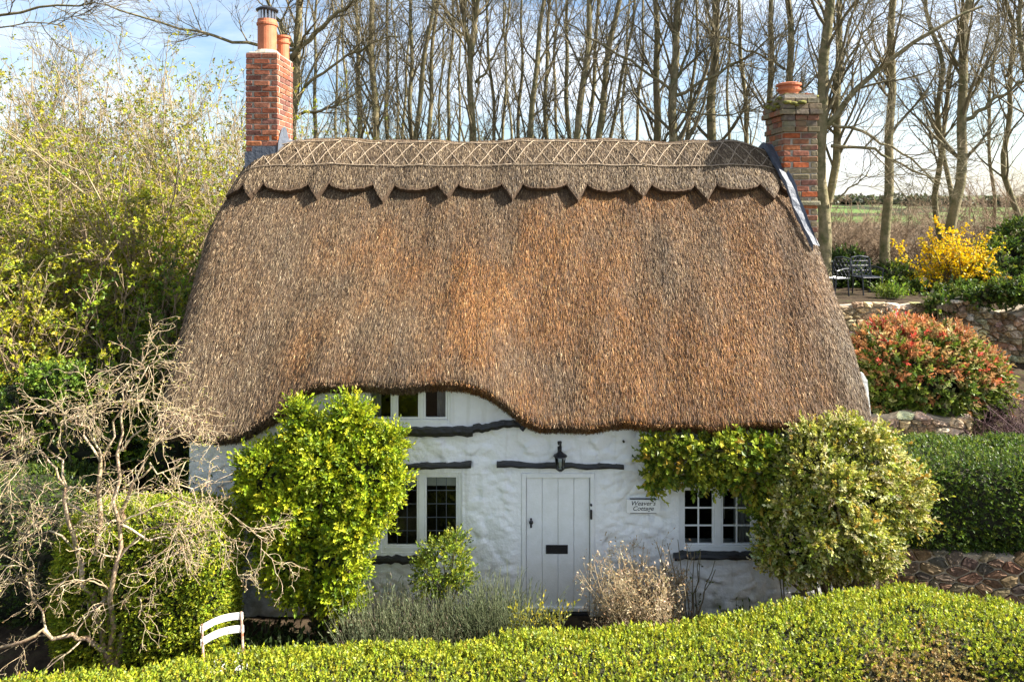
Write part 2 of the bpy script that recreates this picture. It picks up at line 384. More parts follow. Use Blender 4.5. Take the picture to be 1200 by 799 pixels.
vo = n.new('ShaderNodeTexVoronoi'); vo.inputs['Scale'].default_value = .011; l.new(g.outputs['Position'], vo.inputs['Vector'])
far_c = ramp(vo.outputs['Color'], [(.0, (.075, .13, .03)), (.4, (.11, .17, .045)), (.7, (.13, .13, .06)), (1., (.09, .16, .035))])
vd = n.new('ShaderNodeTexVoronoi'); vd.feature = 'DISTANCE_TO_EDGE'; vd.inputs['Scale'].default_value = .011; l.new(g.outputs['Position'], vd.inputs['Vector'])
hed = n.new('ShaderNodeMapRange'); hed.inputs[1].default_value = .04; hed.inputs[2].default_value = .09; l.new(vd.outputs[0], hed.inputs[0])
m1 = n.new('ShaderNodeMix'); m1.data_type = 'RGBA'; m1.inputs['A'].default_value = (.03, .035, .016, 1); l.new(hed.outputs[0], m1.inputs['Factor']); l.new(far_c, m1.inputs['B'])
fr = n.new('ShaderNodeMapRange'); fr.inputs[1].default_value = 30; fr.inputs[2].default_value = 75; l.new(sx.outputs['Y'], fr.inputs[0])
m2 = n.new('ShaderNodeMix'); m2.data_type = 'RGBA'; l.new(fr.outputs[0], m2.inputs['Factor']); l.new(near, m2.inputs['A']); l.new(m1.outputs['Result'], m2.inputs['B']); l.new(m2.outputs['Result'], p.inputs['Base Color'])
bp = n.new('ShaderNodeBump'); bp.inputs['Strength'].default_value = .6; bp.inputs['Distance'].default_value = .05; l.new(noise(14), bp.inputs['Height']); l.new(bp.outputs[0], p.inputs['Normal'])
gr = mk('ground', V, np.stack([i + j, i + j + 1, i + nx + j + 1, i + nx + j], -1).reshape(-1, 4), mg, smooth=True, kind='structure')
tag(gr, 'dark garden soil rising in terraces to far green fields')

# ------------------------------------------------------------------ the cottage
cottage = thing('cottage', 'white limewashed stone cottage with a deep brown thatched roof and two brick chimneys', 'cottage', (0, 2.2, 0))
YR, ZR, SL, QE, LX = 2.2, 6.45, 1.605, 2.56, 4.6
def eyebrow(x): return sm(-3.45, -2.35, x) * (1 - sm(-.72, .5, x))
def q_eave(x): return QE + .07 * (1 - sm(-3.6, -3.2, x)) + .012 * np.sin(x * 3.1) + .008 * np.sin(x * 7.7)
def roof(x, q, off=0.0):
    """thatch surface point; q = signed horizontal distance from the ridge, + towards the front"""
    x = np.asarray(x, float); q = np.asarray(q, float); aq = np.abs(q); wq = np.clip(aq / QE, 0, 1.1)
    z = ZR - SL * (np.sqrt(aq * aq + .22**2) - .22)
    lift = np.where(q > 0, .52 * eyebrow(x) * sm(.45, 1.0, wq), 0); z = z + lift
    w2 = sm(.04, .42, wq); r = 1.05 - .62 * w2; am = .95 - .66 * w2
    e = np.clip((np.abs(x) - (LX - r)) / r, 0, .995); xin = x; x = x + np.where(x > 0, .14 * sm(.25, .8, wq) * sm(2.6, 4.6, x), -.07 * sm(.1, .4, wq) * (1 - .7 * sm(.6, 1, wq)) * sm(2.6, 4.6, -x)) - np.where(x > 0, .06 * sm(.92, 1.04, wq) * sm(4.2, 4.6, x), 0); drop = am * (1 - np.sqrt(1 - e * e))
    und = .02 * np.sin(x * 1.7 + q * 1.1) + .014 * np.sin(x * 4.1 - q * 2.3 + 1) + .008 * np.sin(x * 9 + q * 5)
    ny = -np.sign(q) * np.minimum(1, aq / .35) * .84; nz_ = np.sqrt(1 - ny * ny)
    h = off + und - drop * .8
    y = YR - q + ny * (h); z = z + nz_ * h - drop * .2 * (1 - wq)
    return np.stack(np.broadcast_arrays(x, y, z), -1)
xs = np.concatenate([-LX + 1.2 * (1 - np.cos(np.linspace(0, math.pi / 2, 24))), np.linspace(-3.35, 3.35, 110), LX - 1.2 * (1 - np.cos(np.linspace(math.pi / 2, 0, 24)))])
qs = np.linspace(-1, 1, 81); qs = np.sign(qs) * np.abs(qs)**.85
qq = np.where(qs[None] > 0, qs[None] * q_eave(xs)[:, None], qs[None] * QE); XX = np.broadcast_to(xs[:, None], qq.shape)
top = roof(XX, qq); TH = -.33; bot = roof(XX * .985, qq, TH)
a, b = qq.shape; Vr = np.concatenate([top.reshape(-1, 3), bot.reshape(-1, 3)]); N0 = a * b
i = np.arange(a - 1)[:, None] * b; j = np.arange(b - 1)[None]; Qt = np.stack([i + j, i + b + j, i + b + j + 1, i + j + 1], -1).reshape(-1, 4)
def strip(ids):
    ids = A(ids); return np.stack([ids[:-1], ids[1:], ids[1:] + N0, ids[:-1] + N0], -1)
Qr = np.concatenate([Qt, Qt[:, ::-1] + N0, strip(np.arange(a) * b), strip(np.arange(a) * b + b - 1), strip(np.arange(b)), strip(np.arange(b) + (a - 1) * b)])
roof_o = mk('roof', Vr, Qr, M_thatch, cottage, smooth=True)
tag(roof_o, 'steep thatched roof, orange brown in the middle and grey at the ends')

def straw_cols(n, x, wq, kind='main'):
    pt = fbm(x * .75 + 3, wq * 2.6, 5); pt2 = fbm(x * 2.2, wq * 5 + 40, 4); stk = fbm(x * 14, wq * 4.5 + 9, 3); fine = vnoise(x * 55, wq * 60)
    warm = np.clip(1.15 * np.exp(-((x - .6) / 3.6)**2) * (.25 + 1.5 * sm(.28, .72, .6 * pt + .4 * pt2)) * (.55 + .55 * wq) + .10 * rnd(n), 0, 1)[:, None]
    u = R.random(n)
    greyc = A([(.145, .104, .064), (.215, .158, .094), (.34, .262, .158), (.052, .036, .024), (.54, .44, .29)])
    warmc = A([(.20, .084, .027), (.29, .132, .038), (.40, .215, .07), (.065, .029, .012), (.52, .35, .155)])
    k = np.searchsorted([.38, .71, .85, .965], u); c = greyc[k] * (1 - warm) + warmc[k] * warm
    if kind == 'cap': c = greyc[k] * A([1.0, .95, .9])
    br = (.60 + .8 * stk) * (.72 + .56 * pt2) * (.8 + .4 * fine)
    br *= 1 - .2 * sm(.84, 1.0, wq)                       # reed colour gets darker towards the eaves
    return np.clip(c * .90 * br[:, None] * (1 + .12 * rnd(n, 1)), .01, .8)
def straws(name, x, q, off, ln, wd, lift, cols, parent, surf=None, ang=.22):
    n = len(x); s = surf or roof; e = .02
    p = s(x, q, off); tq = nrm(s(x, q + e, off) - p); tx = nrm(s(x + e, q, off) - s(x - e, q, off)); nn = nrm(np.cross(tx, tq)); nn *= np.sign(nn[:, 2:3] + 1e-9)
    an = ang * rnd(n); d = nrm(tq * np.cos(an)[:, None] + tx * np.sin(an)[:, None] + nn * lift[:, None]); sd = nrm(np.cross(d, nn + .6 * rnd(n, 3)))
    tip = p + d * ln[:, None]
    V = np.stack([p - sd * wd[:, None] * .5, tip + sd * wd[:, None] * .25, p + sd * wd[:, None] * .5], 1).reshape(-1, 3)
    return mk(name, V, np.arange(n * 3).reshape(-1, 3), M_straw, parent, col=np.repeat(cols, 3, 0), kind='stuff')
n = 420000
x = R.uniform(-LX + .004, LX - .004, n); x = np.where(R.random(n) < .06, np.sign(x) * (LX - .45 * R.random(n)**1.6), x); wq = R.uniform(.12, 1.0, n)
q = wq * q_eave(x) - .02
straws('reed_coat', x, q, R.uniform(-.010, .010, n) + .012 * (vnoise(x * 26, q * 22) - .5) + .012 * (fbm(x * 9, q * 5) - .5), R.uniform(.035, .09, n), R.uniform(.0032, .0072, n), np.abs(.15 * rnd(n)) + .02, straw_cols(n, x, wq), roof_o, None, .10)
# ragged eave: reed ends on the cut face
n = 42000; x = R.uniform(-LX + .01, LX - .01, n); dep = R.random(n) * .33
p0 = roof(x, q_eave(x), -dep); tq = nrm(roof(x, q_eave(x), -dep) - roof(x, q_eave(x) - .05, -dep)); ln = R.uniform(.01, .05, n); wd = R.uniform(.006, .012, n)
d = nrm(tq + .35 * rnd(n, 3)); sd = nrm(np.cross(d, rnd(n, 3))); tip = p0 + d * ln[:, None]; p0 = p0 - d * .03
Vv = np.stack([p0 - sd * wd[:, None] * .5, p0 + sd * wd[:, None] * .5, tip + sd * wd[:, None] * .35, tip - sd * wd[:, None] * .35], 1).reshape(-1, 3)
mk('eave_ends', Vv, np.arange(n * 4).reshape(-1, 4), M_straw, roof_o, col=np.repeat(straw_cols(n, x, np.full(n, .92)) * .9, 4, 0), kind='stuff')

# ridge cap with scallops and points
def cap_edge(x):
    u = np.mod((x - .175), 1.0)
    per = np.floor(x - .175).astype(int); jt = 1 + .14 * np.sin(per * 7.3); jt2 = 1 + .14 * np.sin(per * 4.1 + 1)
    sc = np.where(u < .66, .13 * jt * np.sqrt(np.clip(1 - ((u - .33) / .33)**2, 0, 1)), .29 * jt2 * (1 - np.abs((u - .83) / .17))**.9)
    return .62 + .52 * sc + .012 * (vnoise(x * 40, x * 0) - .5)
cx = np.linspace(-4.42, 4.36, 900); cr = np.linspace(0, 1, 15)
def caps(x, q, off=0): return roof(x, q, off + .105 - .01 * sm(.3, .0, np.abs(q)))
cqf = cap_edge(cx)[:, None] * cr[None]; cqb = -.8 * cr[None, ::-1] + 0 * cx[:, None]
cq = np.concatenate([cqb[:, :-1], cqf], 1); CX = np.broadcast_to(cx[:, None], cq.shape)
tp = caps(CX, cq); bt = roof(CX, cq, -.03); a, b = cq.shape; N0 = a * b
i = np.arange(a - 1)[:, None] * b; j = np.arange(b - 1)[None]; Qt = np.stack([i + j, i + b + j, i + b + j + 1, i + j + 1], -1).reshape(-1, 4)
Qc = np.concatenate([Qt, strip(np.arange(a) * b), strip(np.arange(a) * b + b - 1), strip(np.arange(b)), strip(np.arange(b) + (a - 1) * b)])
cap_o = mk('ridge_cap', np.concatenate([tp.reshape(-1, 3), bt.reshape(-1, 3)]), Qc, M_thatch, roof_o, smooth=False)
cap_o['label'] = 'paler block-cut thatch ridge with scallops and points'
n = 90000; x = R.uniform(-4.4, 4.34, n); wq = R.random(n); q = wq * (cap_edge(x) - .035) - .12 * (wq < .1)
straws('ridge_reed', x, q, R.uniform(-.008, .012, n), np.minimum(R.uniform(.04, .09, n), .012 + 1.6 * np.clip(cap_edge(x) - q, 0, 1)), R.uniform(.004, .010, n), np.abs(.06 * rnd(n)) + .01,
       straw_cols(n, x, .3 + 0 * x, 'cap'), roof_o, caps, .16)
# hazel lattice: two long liggers and crossing spars
def spar(x0, q0, x1, q1, m=6, r=.0068, off=.014):
    t = np.linspace(0, 1, m); P = caps(x0 + (x1 - x0) * t, q0 + (q1 - q0) * t, off) + .003 * rnd(m, 3)
    G().tube(P, r * R.uniform(.85, 1.2), 5).obj('hazel_spar', M_hazel, roof_o)
QA, QB = .15, .43
for qv in (QA, QB):
    for k in range(12):
        spar(-4.25 + k * .70, qv, -4.25 + k * .70 + .74, qv + .006 * rnd(), 8, .0075, .020 + .006 * (k % 2))
for k in range(30):
    x0 = -4.2 + k * .28
    x0 += .02 * rnd(); spar(x0 + .015 * rnd(), QA - .01, x0 + .36 + .02 * rnd(), QB + .01, 6, .0068, .010); spar(x0 + .36, QA - .01, x0, QB + .01, 6, .0068, .016)

# ---- walls
def z_under(x): return roof(x, np.full_like(np.asarray(x, float), YR), -.16)[..., 2]
OPEN = dict(win1=(-1.76, -.66, .83, 1.92), up=(-1.97, -.81, 2.55, 3.2), win2=(2.22, 3.29, .84, 1.75), door=(.115, 1.115, -.2, 1.915))
cw, ch = .026, .026
wx = np.arange(-4.3, 4.4 + cw, cw); wz = np.arange(-.3, 3.42, ch); XX, ZZ = np.meshgrid(wx, wz)
nc = 1500; cc = np.stack([R.uniform(-4.5, 4.6, nc), R.uniform(-.5, 3.6, nc)], 1)
for _ in range(2):                                        # spread the stones a little
    d2 = ((cc[:, None] - cc[None])**2 * A([.35, 1.])).sum(-1); np.fill_diagonal(d2, 9); jn = d2.argmin(1); cc += .03 * nrm(cc - cc[jn])
pp = np.stack([XX.ravel() + .05 * np.sin(ZZ.ravel() * 9) , ZZ.ravel() + .03 * np.sin(XX.ravel() * 7)], 1); f1 = np.empty(len(pp)); f2 = f1.copy(); ix = np.empty(len(pp), int)
for s in range(0, len(pp), 4000):
    d = np.sqrt((((pp[s:s+4000, None] - cc[None]) * A([.55, 1.]))**2).sum(-1)); o = np.argpartition(d, 1, 1)[:, :2]; dd = np.take_along_axis(d, o, 1); sw = dd.argmin(1)
    f1[s:s+4000] = dd.min(1); f2[s:s+4000] = dd.max(1); ix[s:s+4000] = o[np.arange(len(o)), sw]
hh = R.uniform(.2, 1, nc); tl = rnd(nc, 2) * .11
disp = (.019 * hh[ix] * sm(.0, .035, f2 - f1) + ((pp - cc[ix]) * tl[ix]).sum(1)).reshape(XX.shape)
disp += .02 * np.sin(XX * 1.3 + 2) * np.sin(ZZ * 1.9) + .006 * np.sin(XX * 11 + 3 * np.sin(ZZ * 5)) * np.sin(ZZ * 13)
flat = np.ones_like(XX)
for (x0, x1, z0, z1) in OPEN.values():
    dx = np.maximum(np.maximum(x0 - XX, XX - x1), 0); dz = np.maximum(np.maximum(z0 - ZZ, ZZ - z1), 0); flat *= .15 + .85 * sm(.0, .16, np.hypot(dx, dz))
smooth_up = sm(2.42, 2.5, ZZ) * eyebrow(XX)                # smooth rendered panel beside the upper window
disp = disp * flat * (1 - smooth_up) + .0
zt = z_under(wx)[None]; Zc = np.minimum(ZZ, np.broadcast_to(zt, ZZ.shape))
Vw = np.stack([XX, -disp, Zc], -1).reshape(-1, 3); nx = len(wx); i = np.arange(len(wz) - 1)[:, None] * nx; j = np.arange(nx - 1)[None]
Qw = np.stack([i + j, i + j + 1, i + nx + j + 1, i + nx + j], -1)
cxm = (XX[:-1, :-1] + XX[1:, 1:]) / 2; czm = (ZZ[:-1, :-1] + ZZ[1:, 1:]) / 2; keep = czm < np.broadcast_to(zt[:, :-1], czm.shape)
for (x0, x1, z0, z1) in OPEN.values(): keep &= ~((cxm > x0) & (cxm < x1) & (czm > z0) & (czm < z1))
front = mk('front_wall', Vw, Qw[keep], M_lime, cottage, smooth=True)
front['label'] = 'uneven limewashed rubble front wall in the shade of the eaves'
def reveal(name, o, dep=.16, skip_bottom=False):           # plastered jambs round an opening
    x0, x1, z0, z1 = o; g = G(); t = .05
    g.box(x0 - t, x0 + .012, .004, dep, z0, z1); g.box(x1 - .012, x1 + t, .004, dep, z0, z1); g.box(x0 - t, x1 + t, .006, dep, z1 - .012, z1 + t)
    if not skip_bottom: g.box(x0 - t, x1 + t, .006, dep, z0 - t, z0 + .012)
    g.obj(name, M_lime, cottage)
for k in ('win1', 'up', 'win2'): reveal('window_reveal', OPEN[k])
reveal('door_reveal', OPEN['door'], .2, True)
for sx_, nm in ((-1, 'gable_wall'), (1, 'gable_wall')):
    x0 = -4.3 if sx_ < 0 else 4.4; pr = [(0.0, -.3), (4.55, -.3)] + [(YR - q_, float(roof(4.42, q_, -.2)[2]) - .12) for q_ in np.linspace(-2.3, 2.2, 20)]
    G().prism(pr, lambda u, v, t, x0=x0: (x0 + t, u, v), -.12 if sx_ > 0 else 0, 0 if sx_ > 0 else .12).obj(nm, M_lime, cottage)
G().box(-4.29, 4.39, 4.4, 4.54, -.3, 2.9).obj('back_wall', M_lime, cottage)
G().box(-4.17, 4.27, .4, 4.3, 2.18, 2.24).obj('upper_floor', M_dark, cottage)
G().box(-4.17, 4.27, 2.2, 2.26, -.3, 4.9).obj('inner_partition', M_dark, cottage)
# white chimney breast on the outside of the gable
G().prism([(4.40, -.1), (5.10, .2), (5.11, 2.5), (5.06, 2.98), (5.0, 3.08), (4.55, 3.2), (4.40, 3.2)], lambda u, v, t: (u, t, v), .62, 2.3).obj('chimney_breast', M_lime, cottage)

# ---- black beams
def beam(x0, x1, z0, z1, h, bow=.0, tear=0.0, y=-.065):
    m = 18; t = np.linspace(0, 1, m); cxs = x0 + (x1 - x0) * t; cz = z0 + (z1 - z0) * t + bow * np.sin(t * math.pi) + .006 * rnd(m); hh = h * (1 - tear * t) * (1 + .06 * rnd(m))
    V = []; Fs = []
    for k in range(m):
        for (yy, zz) in ((y, .42), (y - .012, 0), (y + .004, -.46), (.05, -.5), (.05, .5)): V.append((cxs[k], yy + .004 * rnd(), cz[k] + zz * hh[k]))
    for k in range(m - 1):
        for q_ in range(5): Fs.append((k * 5 + q_, k * 5 + (q_ + 1) % 5, (k + 1) * 5 + (q_ + 1) % 5, (k + 1) * 5 + q_))
    Fs += [tuple(range(5)), tuple(range((m - 1) * 5, m * 5))[::-1]]
    return G().add(V, Fs).obj('lintel_beam', M_black, cottage)
def Z9(py, d=9.05): return CAMZ - (py - 238) * d / F
def X9(px, d=9.05): return (px - 600) * d / F
beam(X9(440), X9(552), Z9(549), Z9(545.5), .07, .01)
beam(X9(582), X9(731), Z9(545.5), Z9(547), .068, .0, .15)
beam(X9(450), X9(554), Z9(507), Z9(506), .125, .0)
beam(X9(554), X9(616), Z9(503), Z9(496), .105, .01, .25)
beam(X9(436), X9(512), Z9(657), Z9(656), .085, .0)
beam(X9(790), X9(893), Z9(651.5), Z9(651.5), .075, .0, 0, -.085)
G().tube([(X9(617), -.06, Z9(496)), (X9(611), -.07, Z9(503))], .035, 7).obj('beam_peg', M_black, cottage)

# ---- windows
def window(o, lights, cols, rows, lead, label, yf=.03, fw=.05, midw=.075):
    x0, x1, z0, z1 = o; x0 += .012; x1 -= .012; z0 += .012; z1 -= .012
    g = G(); y0, y1 = yf, yf + .07
    g.box(x0, x0 + fw, y0, y1, z0, z1, .004); g.box(x1 - fw, x1, y0, y1, z0, z1, .004)
    g.box(x0 + fw, x1 - fw, y0 + .002, y1 - .002, z1 - fw, z1, .004); g.box(x0 + fw, x1 - fw, y0 - .012, y1 - .002, z0, z0 + fw * 1.2, .004)
    wl = (x1 - x0 - 2 * fw - midw * (lights - 1)) / lights; fr = []
    for k in range(1, lights):
        xm = x0 + fw + k * wl + (k - 1) * midw; g.box(xm, xm + midw, y0 + .004, y1 - .004, z0 + fw * 1.2, z1 - fw, .004)
    win = g.obj('window', M_white, cottage); win['label'] = label
    for k in range(lights):
        a0 = x0 + fw + k * (wl + midw); a1 = a0 + wl; b0 = z0 + fw * 1.2; b1 = z1 - fw; cs = .028
        c = G(); ys = y0 + .012; ye = ys + .04
        c.box(a0 + .002, a0 + cs, ys, ye, b0 + .002, b1 - .002, .003); c.box(a1 - cs, a1 - .002, ys, ye, b0 + .002, b1 - .002, .003)
        c.box(a0 + cs, a1 - cs, ys + .002, ye - .002, b0 + .002, b0 + cs, .003); c.box(a0 + cs, a1 - cs, ys + .002, ye - .002, b1 - cs, b1 - .002, .003)
        c.obj('casement', M_white, win)
        ia0, ia1, ib0, ib1 = a0 + cs, a1 - cs, b0 + cs, b1 - cs; bw = .007 if lead else .02; mat = M_lead if lead else M_white
        for q_ in range(1, cols):
            xb = ia0 + (ia1 - ia0) * q_ / cols; G().box(xb - bw/2, xb + bw/2, ys + .010, ys + .026, ib0, ib1).obj('glazing_bar', mat, win)
        for q_ in range(1, rows):
            zb = ib0 + (ib1 - ib0) * q_ / rows; G().box(ia0, ia1, ys + .012, ys + .024, zb - bw/2, zb + bw/2).obj('glazing_bar', mat, win)
        for q_ in range(cols):
            for r_ in range(rows):
                p0, p1 = ia0 + (ia1-ia0)*q_/cols + bw*.3, ia0 + (ia1-ia0)*(q_+1)/cols - bw*.3; s0, s1 = ib0 + (ib1-ib0)*r_/rows + bw*.3, ib0 + (ib1-ib0)*(r_+1)/rows - bw*.3
                tz, tx_ = .0022 * R.standard_normal(2)
                V = [(p0, ys+.018+tz, s0), (p1, ys+.018-tz+tx_, s0), (p1, ys+.018+tx_-tz, s1), (p0, ys+.018+tz+tx_, s1)]
                mk('pane', A(V), A([[0, 1, 2, 3]]), M_glass, win)
    return win
w1 = window(OPEN['win1'], 2, 3, 5, True, 'leaded two-light casement beside the door')
w2 = window(OPEN['up'], 3, 1, 1, False, 'three-light upper window under the raised thatch', .02, .04, .045)
w3 = window(OPEN['win2'], 2, 2, 3, False, 'white small-paned two-light casement under the climber', .03, .055, .09)
def curtain(parent, x0, x1, z0, z1, y, mat=M_curtain, folds=4, gather=0):
    m = folds * 8; t = np.linspace(0, 1, m + 1); V = []; 
    for zz, gth in ((z1, 0), ((z0 + z1) / 2, gather * .6), (z0, gather)):
        for k in t: V.append((x0 + (x1 - x0) * k * (1 - gth), y + .025 * math.sin(k * folds * 6.28), zz))
    Fs = [(r * (m+1) + k, r * (m+1) + k + 1, (r+1) * (m+1) + k + 1, (r+1) * (m+1) + k) for r in range(2) for k in range(m)]
    G().add(V, Fs).obj('curtain', mat, parent, smooth=True)
G().box(-1.70, -1.27, .14, .145, 1.68, 1.88).obj('blind', M_blind, w1); G().box(-1.17, -.72, .14, .145, 1.68, 1.88).obj('blind', M_blind, w1)
curtain(w2, -.84, -1.02, 2.5, 3.2, .2); curtain(w2, -1.95, -1.78, 2.5, 3.2, .2)
curtain(w3, 3.26, 3.02, .8, 1.75, .2); curtain(w3, 2.80, 2.90, 1.2, 1.75, .22)
G().box(2.25, 3.26, .15, .34, .78, .87).obj('inner_sill', M_white, w3)

# ---- door
x0, x1, z0, z1 = OPEN['door']; g = G(); df = .072
g.box(x0 + .012, x0 + df, -.012, .09, .0, z1 - .012, .005); g.box(x1 - df, x1 - .012, -.012, .09, .0, z1 - .012, .005); g.box(x0 + df, x1 - df, -.010, .088, z1 - df, z1 - .012, .005)
g.obj('door_frame', M_white, cottage)
g = G().box(x0 + df + .004, x1 - df - .004, .055, .085, .035, z1 - df - .004); door = g.obj('door', M_white, cottage); door['label'] = 'white boarded front door'
bx = np.linspace(x0 + df + .004, x1 - df - .004, 5)
for k in range(4):
    G().box(bx[k] + .0025, bx[k + 1] - .0025, .030 + .0015 * k % .003, .054, .035, z1 - df - .004, .005).obj('plank', M_white, door)
G().box(x0 + df + .03, x1 - df - .02, -.005, .0295, .06, .115, .008).obj('weather_bar', M_white, door)
G().box(X9(640), X9(666), .020, .0295, Z9(652), Z9(641.5), .003).box(X9(642), X9(664), .016, .020, Z9(650), Z9(644)).obj('letter_plate', M_iron, door)
kx, kz = X9(622.5), Z9(613)
kn = G()
kn.tube([(kx, .03, kz), (kx, -.01, kz)], [.012, .012], 10).tube([(kx, .0, kz), (kx, -.014, kz), (kx, -.03, kz), (kx, -.042, kz)], [.016, .028, .028, .012], 12)
kn.box(kx - .013, kx + .013, .022, .0295, kz - .095, kz + .035, .003); kn.obj('door_knob', M_iron, door)
bxx = X9(693)
db = G().box(bxx - .014, bxx + .014, -.045, -.0125, Z9(609), Z9(598), .006); db.tube([(bxx, -.0125, Z9(592.5)), (bxx, -.04, Z9(592.5))], [.016, .013], 12); db.obj('doorbell', M_iron, cottage)
sg = G(); sg.box(x0 - .12, x1 + .15, -.42, .2, -.2, -.012, .02); sg.obj('doorstep', M_step, cottage)
G().box(x0 + .01, x1 - .01, .0, .16, -.05, .034, .006).obj('threshold', M_black, cottage)

# ---- lantern and name plaque (hang on the wall, so things of their own)
lx, lz = X9(656), Z9(548)
lan = thing('wall_lantern', 'black iron carriage lantern above the front door', 'lantern', (lx, -.1, lz))
G().box(lx - .028, lx + .028, -.025, .03, lz + .17, lz + .34, .006).obj('backplate', M_iron, lan)
G().tube([(lx, -.02, lz + .29), (lx, -.07, lz + .34), (lx, -.13, lz + .33), (lx, -.14, lz + .27), (lx, -.13, lz + .235)], .009, 7).obj('bracket', M_iron, lan)
G().lathe((lx, -.13, lz), [(.092, .185), (.088, .195), (.055, .215), (.03, .24), (.018, .25), (.02, .262), (.006, .275)], 12).obj('hood', M_iron, lan)
g = G()
for k in range(6):
    a_ = k * math.pi / 3; g.tube([(lx + .05 * math.cos(a_), -.13 + .05 * math.sin(a_), lz + .02), (lx + .07 * math.cos(a_), -.13 + .07 * math.sin(a_), lz + .187)], .005, 5)
g.lathe((lx, -.13, lz), [(.058, .012), (.058, .024)], 6); g.lathe((lx, -.13, lz), [(.074, .178), (.074, .186)], 6); g.obj('cage', M_iron, lan)
G().lathe((lx, -.13, lz), [(.047, .026), (.066, .178)], 6).obj('glass', M_glass, lan)
G().lathe((lx, -.13, lz), [(.006, .026), (.018, .05), (.02, .09), (.008, .115)], 8).obj('bulb', M_blind, lan)
G().lathe((lx, -.13, lz), [(.03, -.012), (.058, .011)], 6).obj('base', M_iron, lan)
sx0, sx1, sz0, sz1 = X9(734), X9(773.5), Z9(600.5), Z9(585)
pl = thing('name_plaque', 'small white house name plaque on the wall beside the door', 'plaque', ((sx0 + sx1) / 2, -.04, sz0))
G().box(sx0, sx1, -.062, -.035, sz0, sz1, .004).obj('board', M_white, pl)
for zz in (sz0 - .004, sz1 + .004): G().box(sx0 + .05, sx1 - .05, -.055, -.03, zz - .004, zz + .0035).obj('rail', M_black, pl)
for ln_, txt in enumerate(("Weaver's", 'Cottage')):
    cu = bpy.data.curves.new('lettering', 'FONT'); cu.body = txt; cu.size = .082; cu.shear = .28; cu.align_x = 'CENTER'; cu.extrude = .0008; cu.offset = .0004
    to = bpy.data.objects.new('tmp', cu); COL.objects.link(to)
    me = bpy.data.meshes.new_from_object(to.evaluated_get(bpy.context.evaluated_depsgraph_get())); bpy.data.objects.remove(to)
    me.materials.clear(); me.materials.append(M_iron)
    lo = inst('lettering', me, pl, ((sx0 + sx1) / 2 - .005, -.0635, sz1 - .072 - ln_ * .068), (math.pi / 2, 0, 0), (1.05, 1, 1))
for nm, pxx, pyy in (('wall_bolt', 731, 517.5), ('wall_bolt', 455, 609)):
    G().tube([(X9(pxx), .0, Z9(pyy)), (X9(pxx), -.05, Z9(pyy))], .016, 8).obj(nm, M_iron, cottage)

# ---- chimneys
def brick_mesh(l, d, h, mat, k):
    g = G().box(-l/2, l/2, -d/2, d/2, -h/2, h/2, .006); V, Fs = g.arrays(); V = V + .0025 * rnd(*V.shape)
    o = mk('brick', V, Fs, mat); me = o.data; bpy.data.objects.remove(o); return me
def stack(x0, x1, y0, y1, z0, z1, course, mats, sides, parent_name, label, taper=None):
    """mortar core with bricks as parts on the sides in view; the rest of the bricks as one part"""
    ins = .008; core = G().box(x0 + ins, x1 - ins, y0 + ins, y1 - ins, z0, z1 - .004).obj(parent_name, M_mortar, cottage); core['label'] = label
    rest = G(); nrow = int(round((z1 - z0) / course)); bh = course - .014; bl = .222; dp = .10; meshes = {}
    for r_ in range(nrow):
        zc = z0 + (r_ + .5) * course
        for side in ('front', 'back', 'left', 'right'):
            a0, a1 = (x0, x1) if side in ('front', 'back') else (y0, y1); Ltot = a1 - a0
            ev = (r_ % 2 == 0); 
            if side in ('left', 'right'): ev = not ev
            n_ = max(2, int(round(Ltot / (bl + .011)))); w_ = Ltot / n_
            cuts = [a0 + k * w_ for k in range(n_ + 1)] if ev else [a0] + [a0 + (k + .5) * w_ for k in range(n_)] + [a1]
            if side in ('left', 'right'): lo_, hi_ = (a0 if ev else a0 + dp + .004), (a1 if ev else a1 - dp - .004)
            else: lo_, hi_ = (a0 if ev else a0 + dp + .004), (a1 if ev else a1 - dp - .004)
            for k in range(len(cuts) - 1):
                c0, c1 = max(cuts[k], lo_), min(cuts[k + 1], hi_)
                if c1 - c0 < .05: continue
                g0 = 0 if abs(c0 - a0) < 1e-6 else .007; g1 = 0 if abs(c1 - a1) < 1e-6 else .007; c0 += g0; c1 -= g1; Lb = c1 - c0; cm = (c0 + c1) / 2; pr = R.uniform(-.004, .004)
                if side == 'front': c = (cm, y0 + dp/2 - .002 + pr, zc); rot = 0
                elif side == 'back': c = (cm, y1 - dp/2 + .002 + pr, zc); rot = 0
                elif side == 'left': c = (x0 + dp/2 - .002 + pr, cm, zc); rot = math.pi/2
                else: c = (x1 - dp/2 + .002 + pr, cm, zc); rot = math.pi/2
                if side in sides:
                    key = (round(Lb, 2), R.integers(3), mats(zc)); 
                    if key not in meshes: meshes[key] = brick_mesh(Lb, dp, bh, MATS[key[2]], 0)
                    inst('brick', meshes[key], core, c, (rnd() * .006, rnd() * .006, rot + rnd() * .008))
                else:
                    hx, hy = (Lb/2, dp/2) if rot == 0 else (dp/2, Lb/2); rest.box(c[0]-hx, c[0]+hx, c[1]-hy, c[1]+hy, c[2]-bh/2, c[2]+bh/2, .006)
    if rest.n: rest.obj('brick_backing', MATS[mats(z1)], core, kind='stuff')
    return core
c1 = stack(-4.29, -3.78, 1.9, 2.68, 5.35, 7.93, .0885, lambda z: 'orange_brick' if z < 6.62 and R.random() < .8 else 'red_brick', ('front', 'right'), 'chimney_stack', 'neat red brick chimney with orange bricks low down')
G().lathe((-4.035, 2.15, 7.91), [(.24, 0), (.22, .04), (.17, .09)], 14).lathe((-3.93, 2.5, 7.905), [(.15, 0), (.13, .04), (.1, .06)], 12).box(-4.27, -3.8, 1.92, 2.66, 7.9, 7.945, .02).obj('mortar_flaunching', M_mortar, c1)
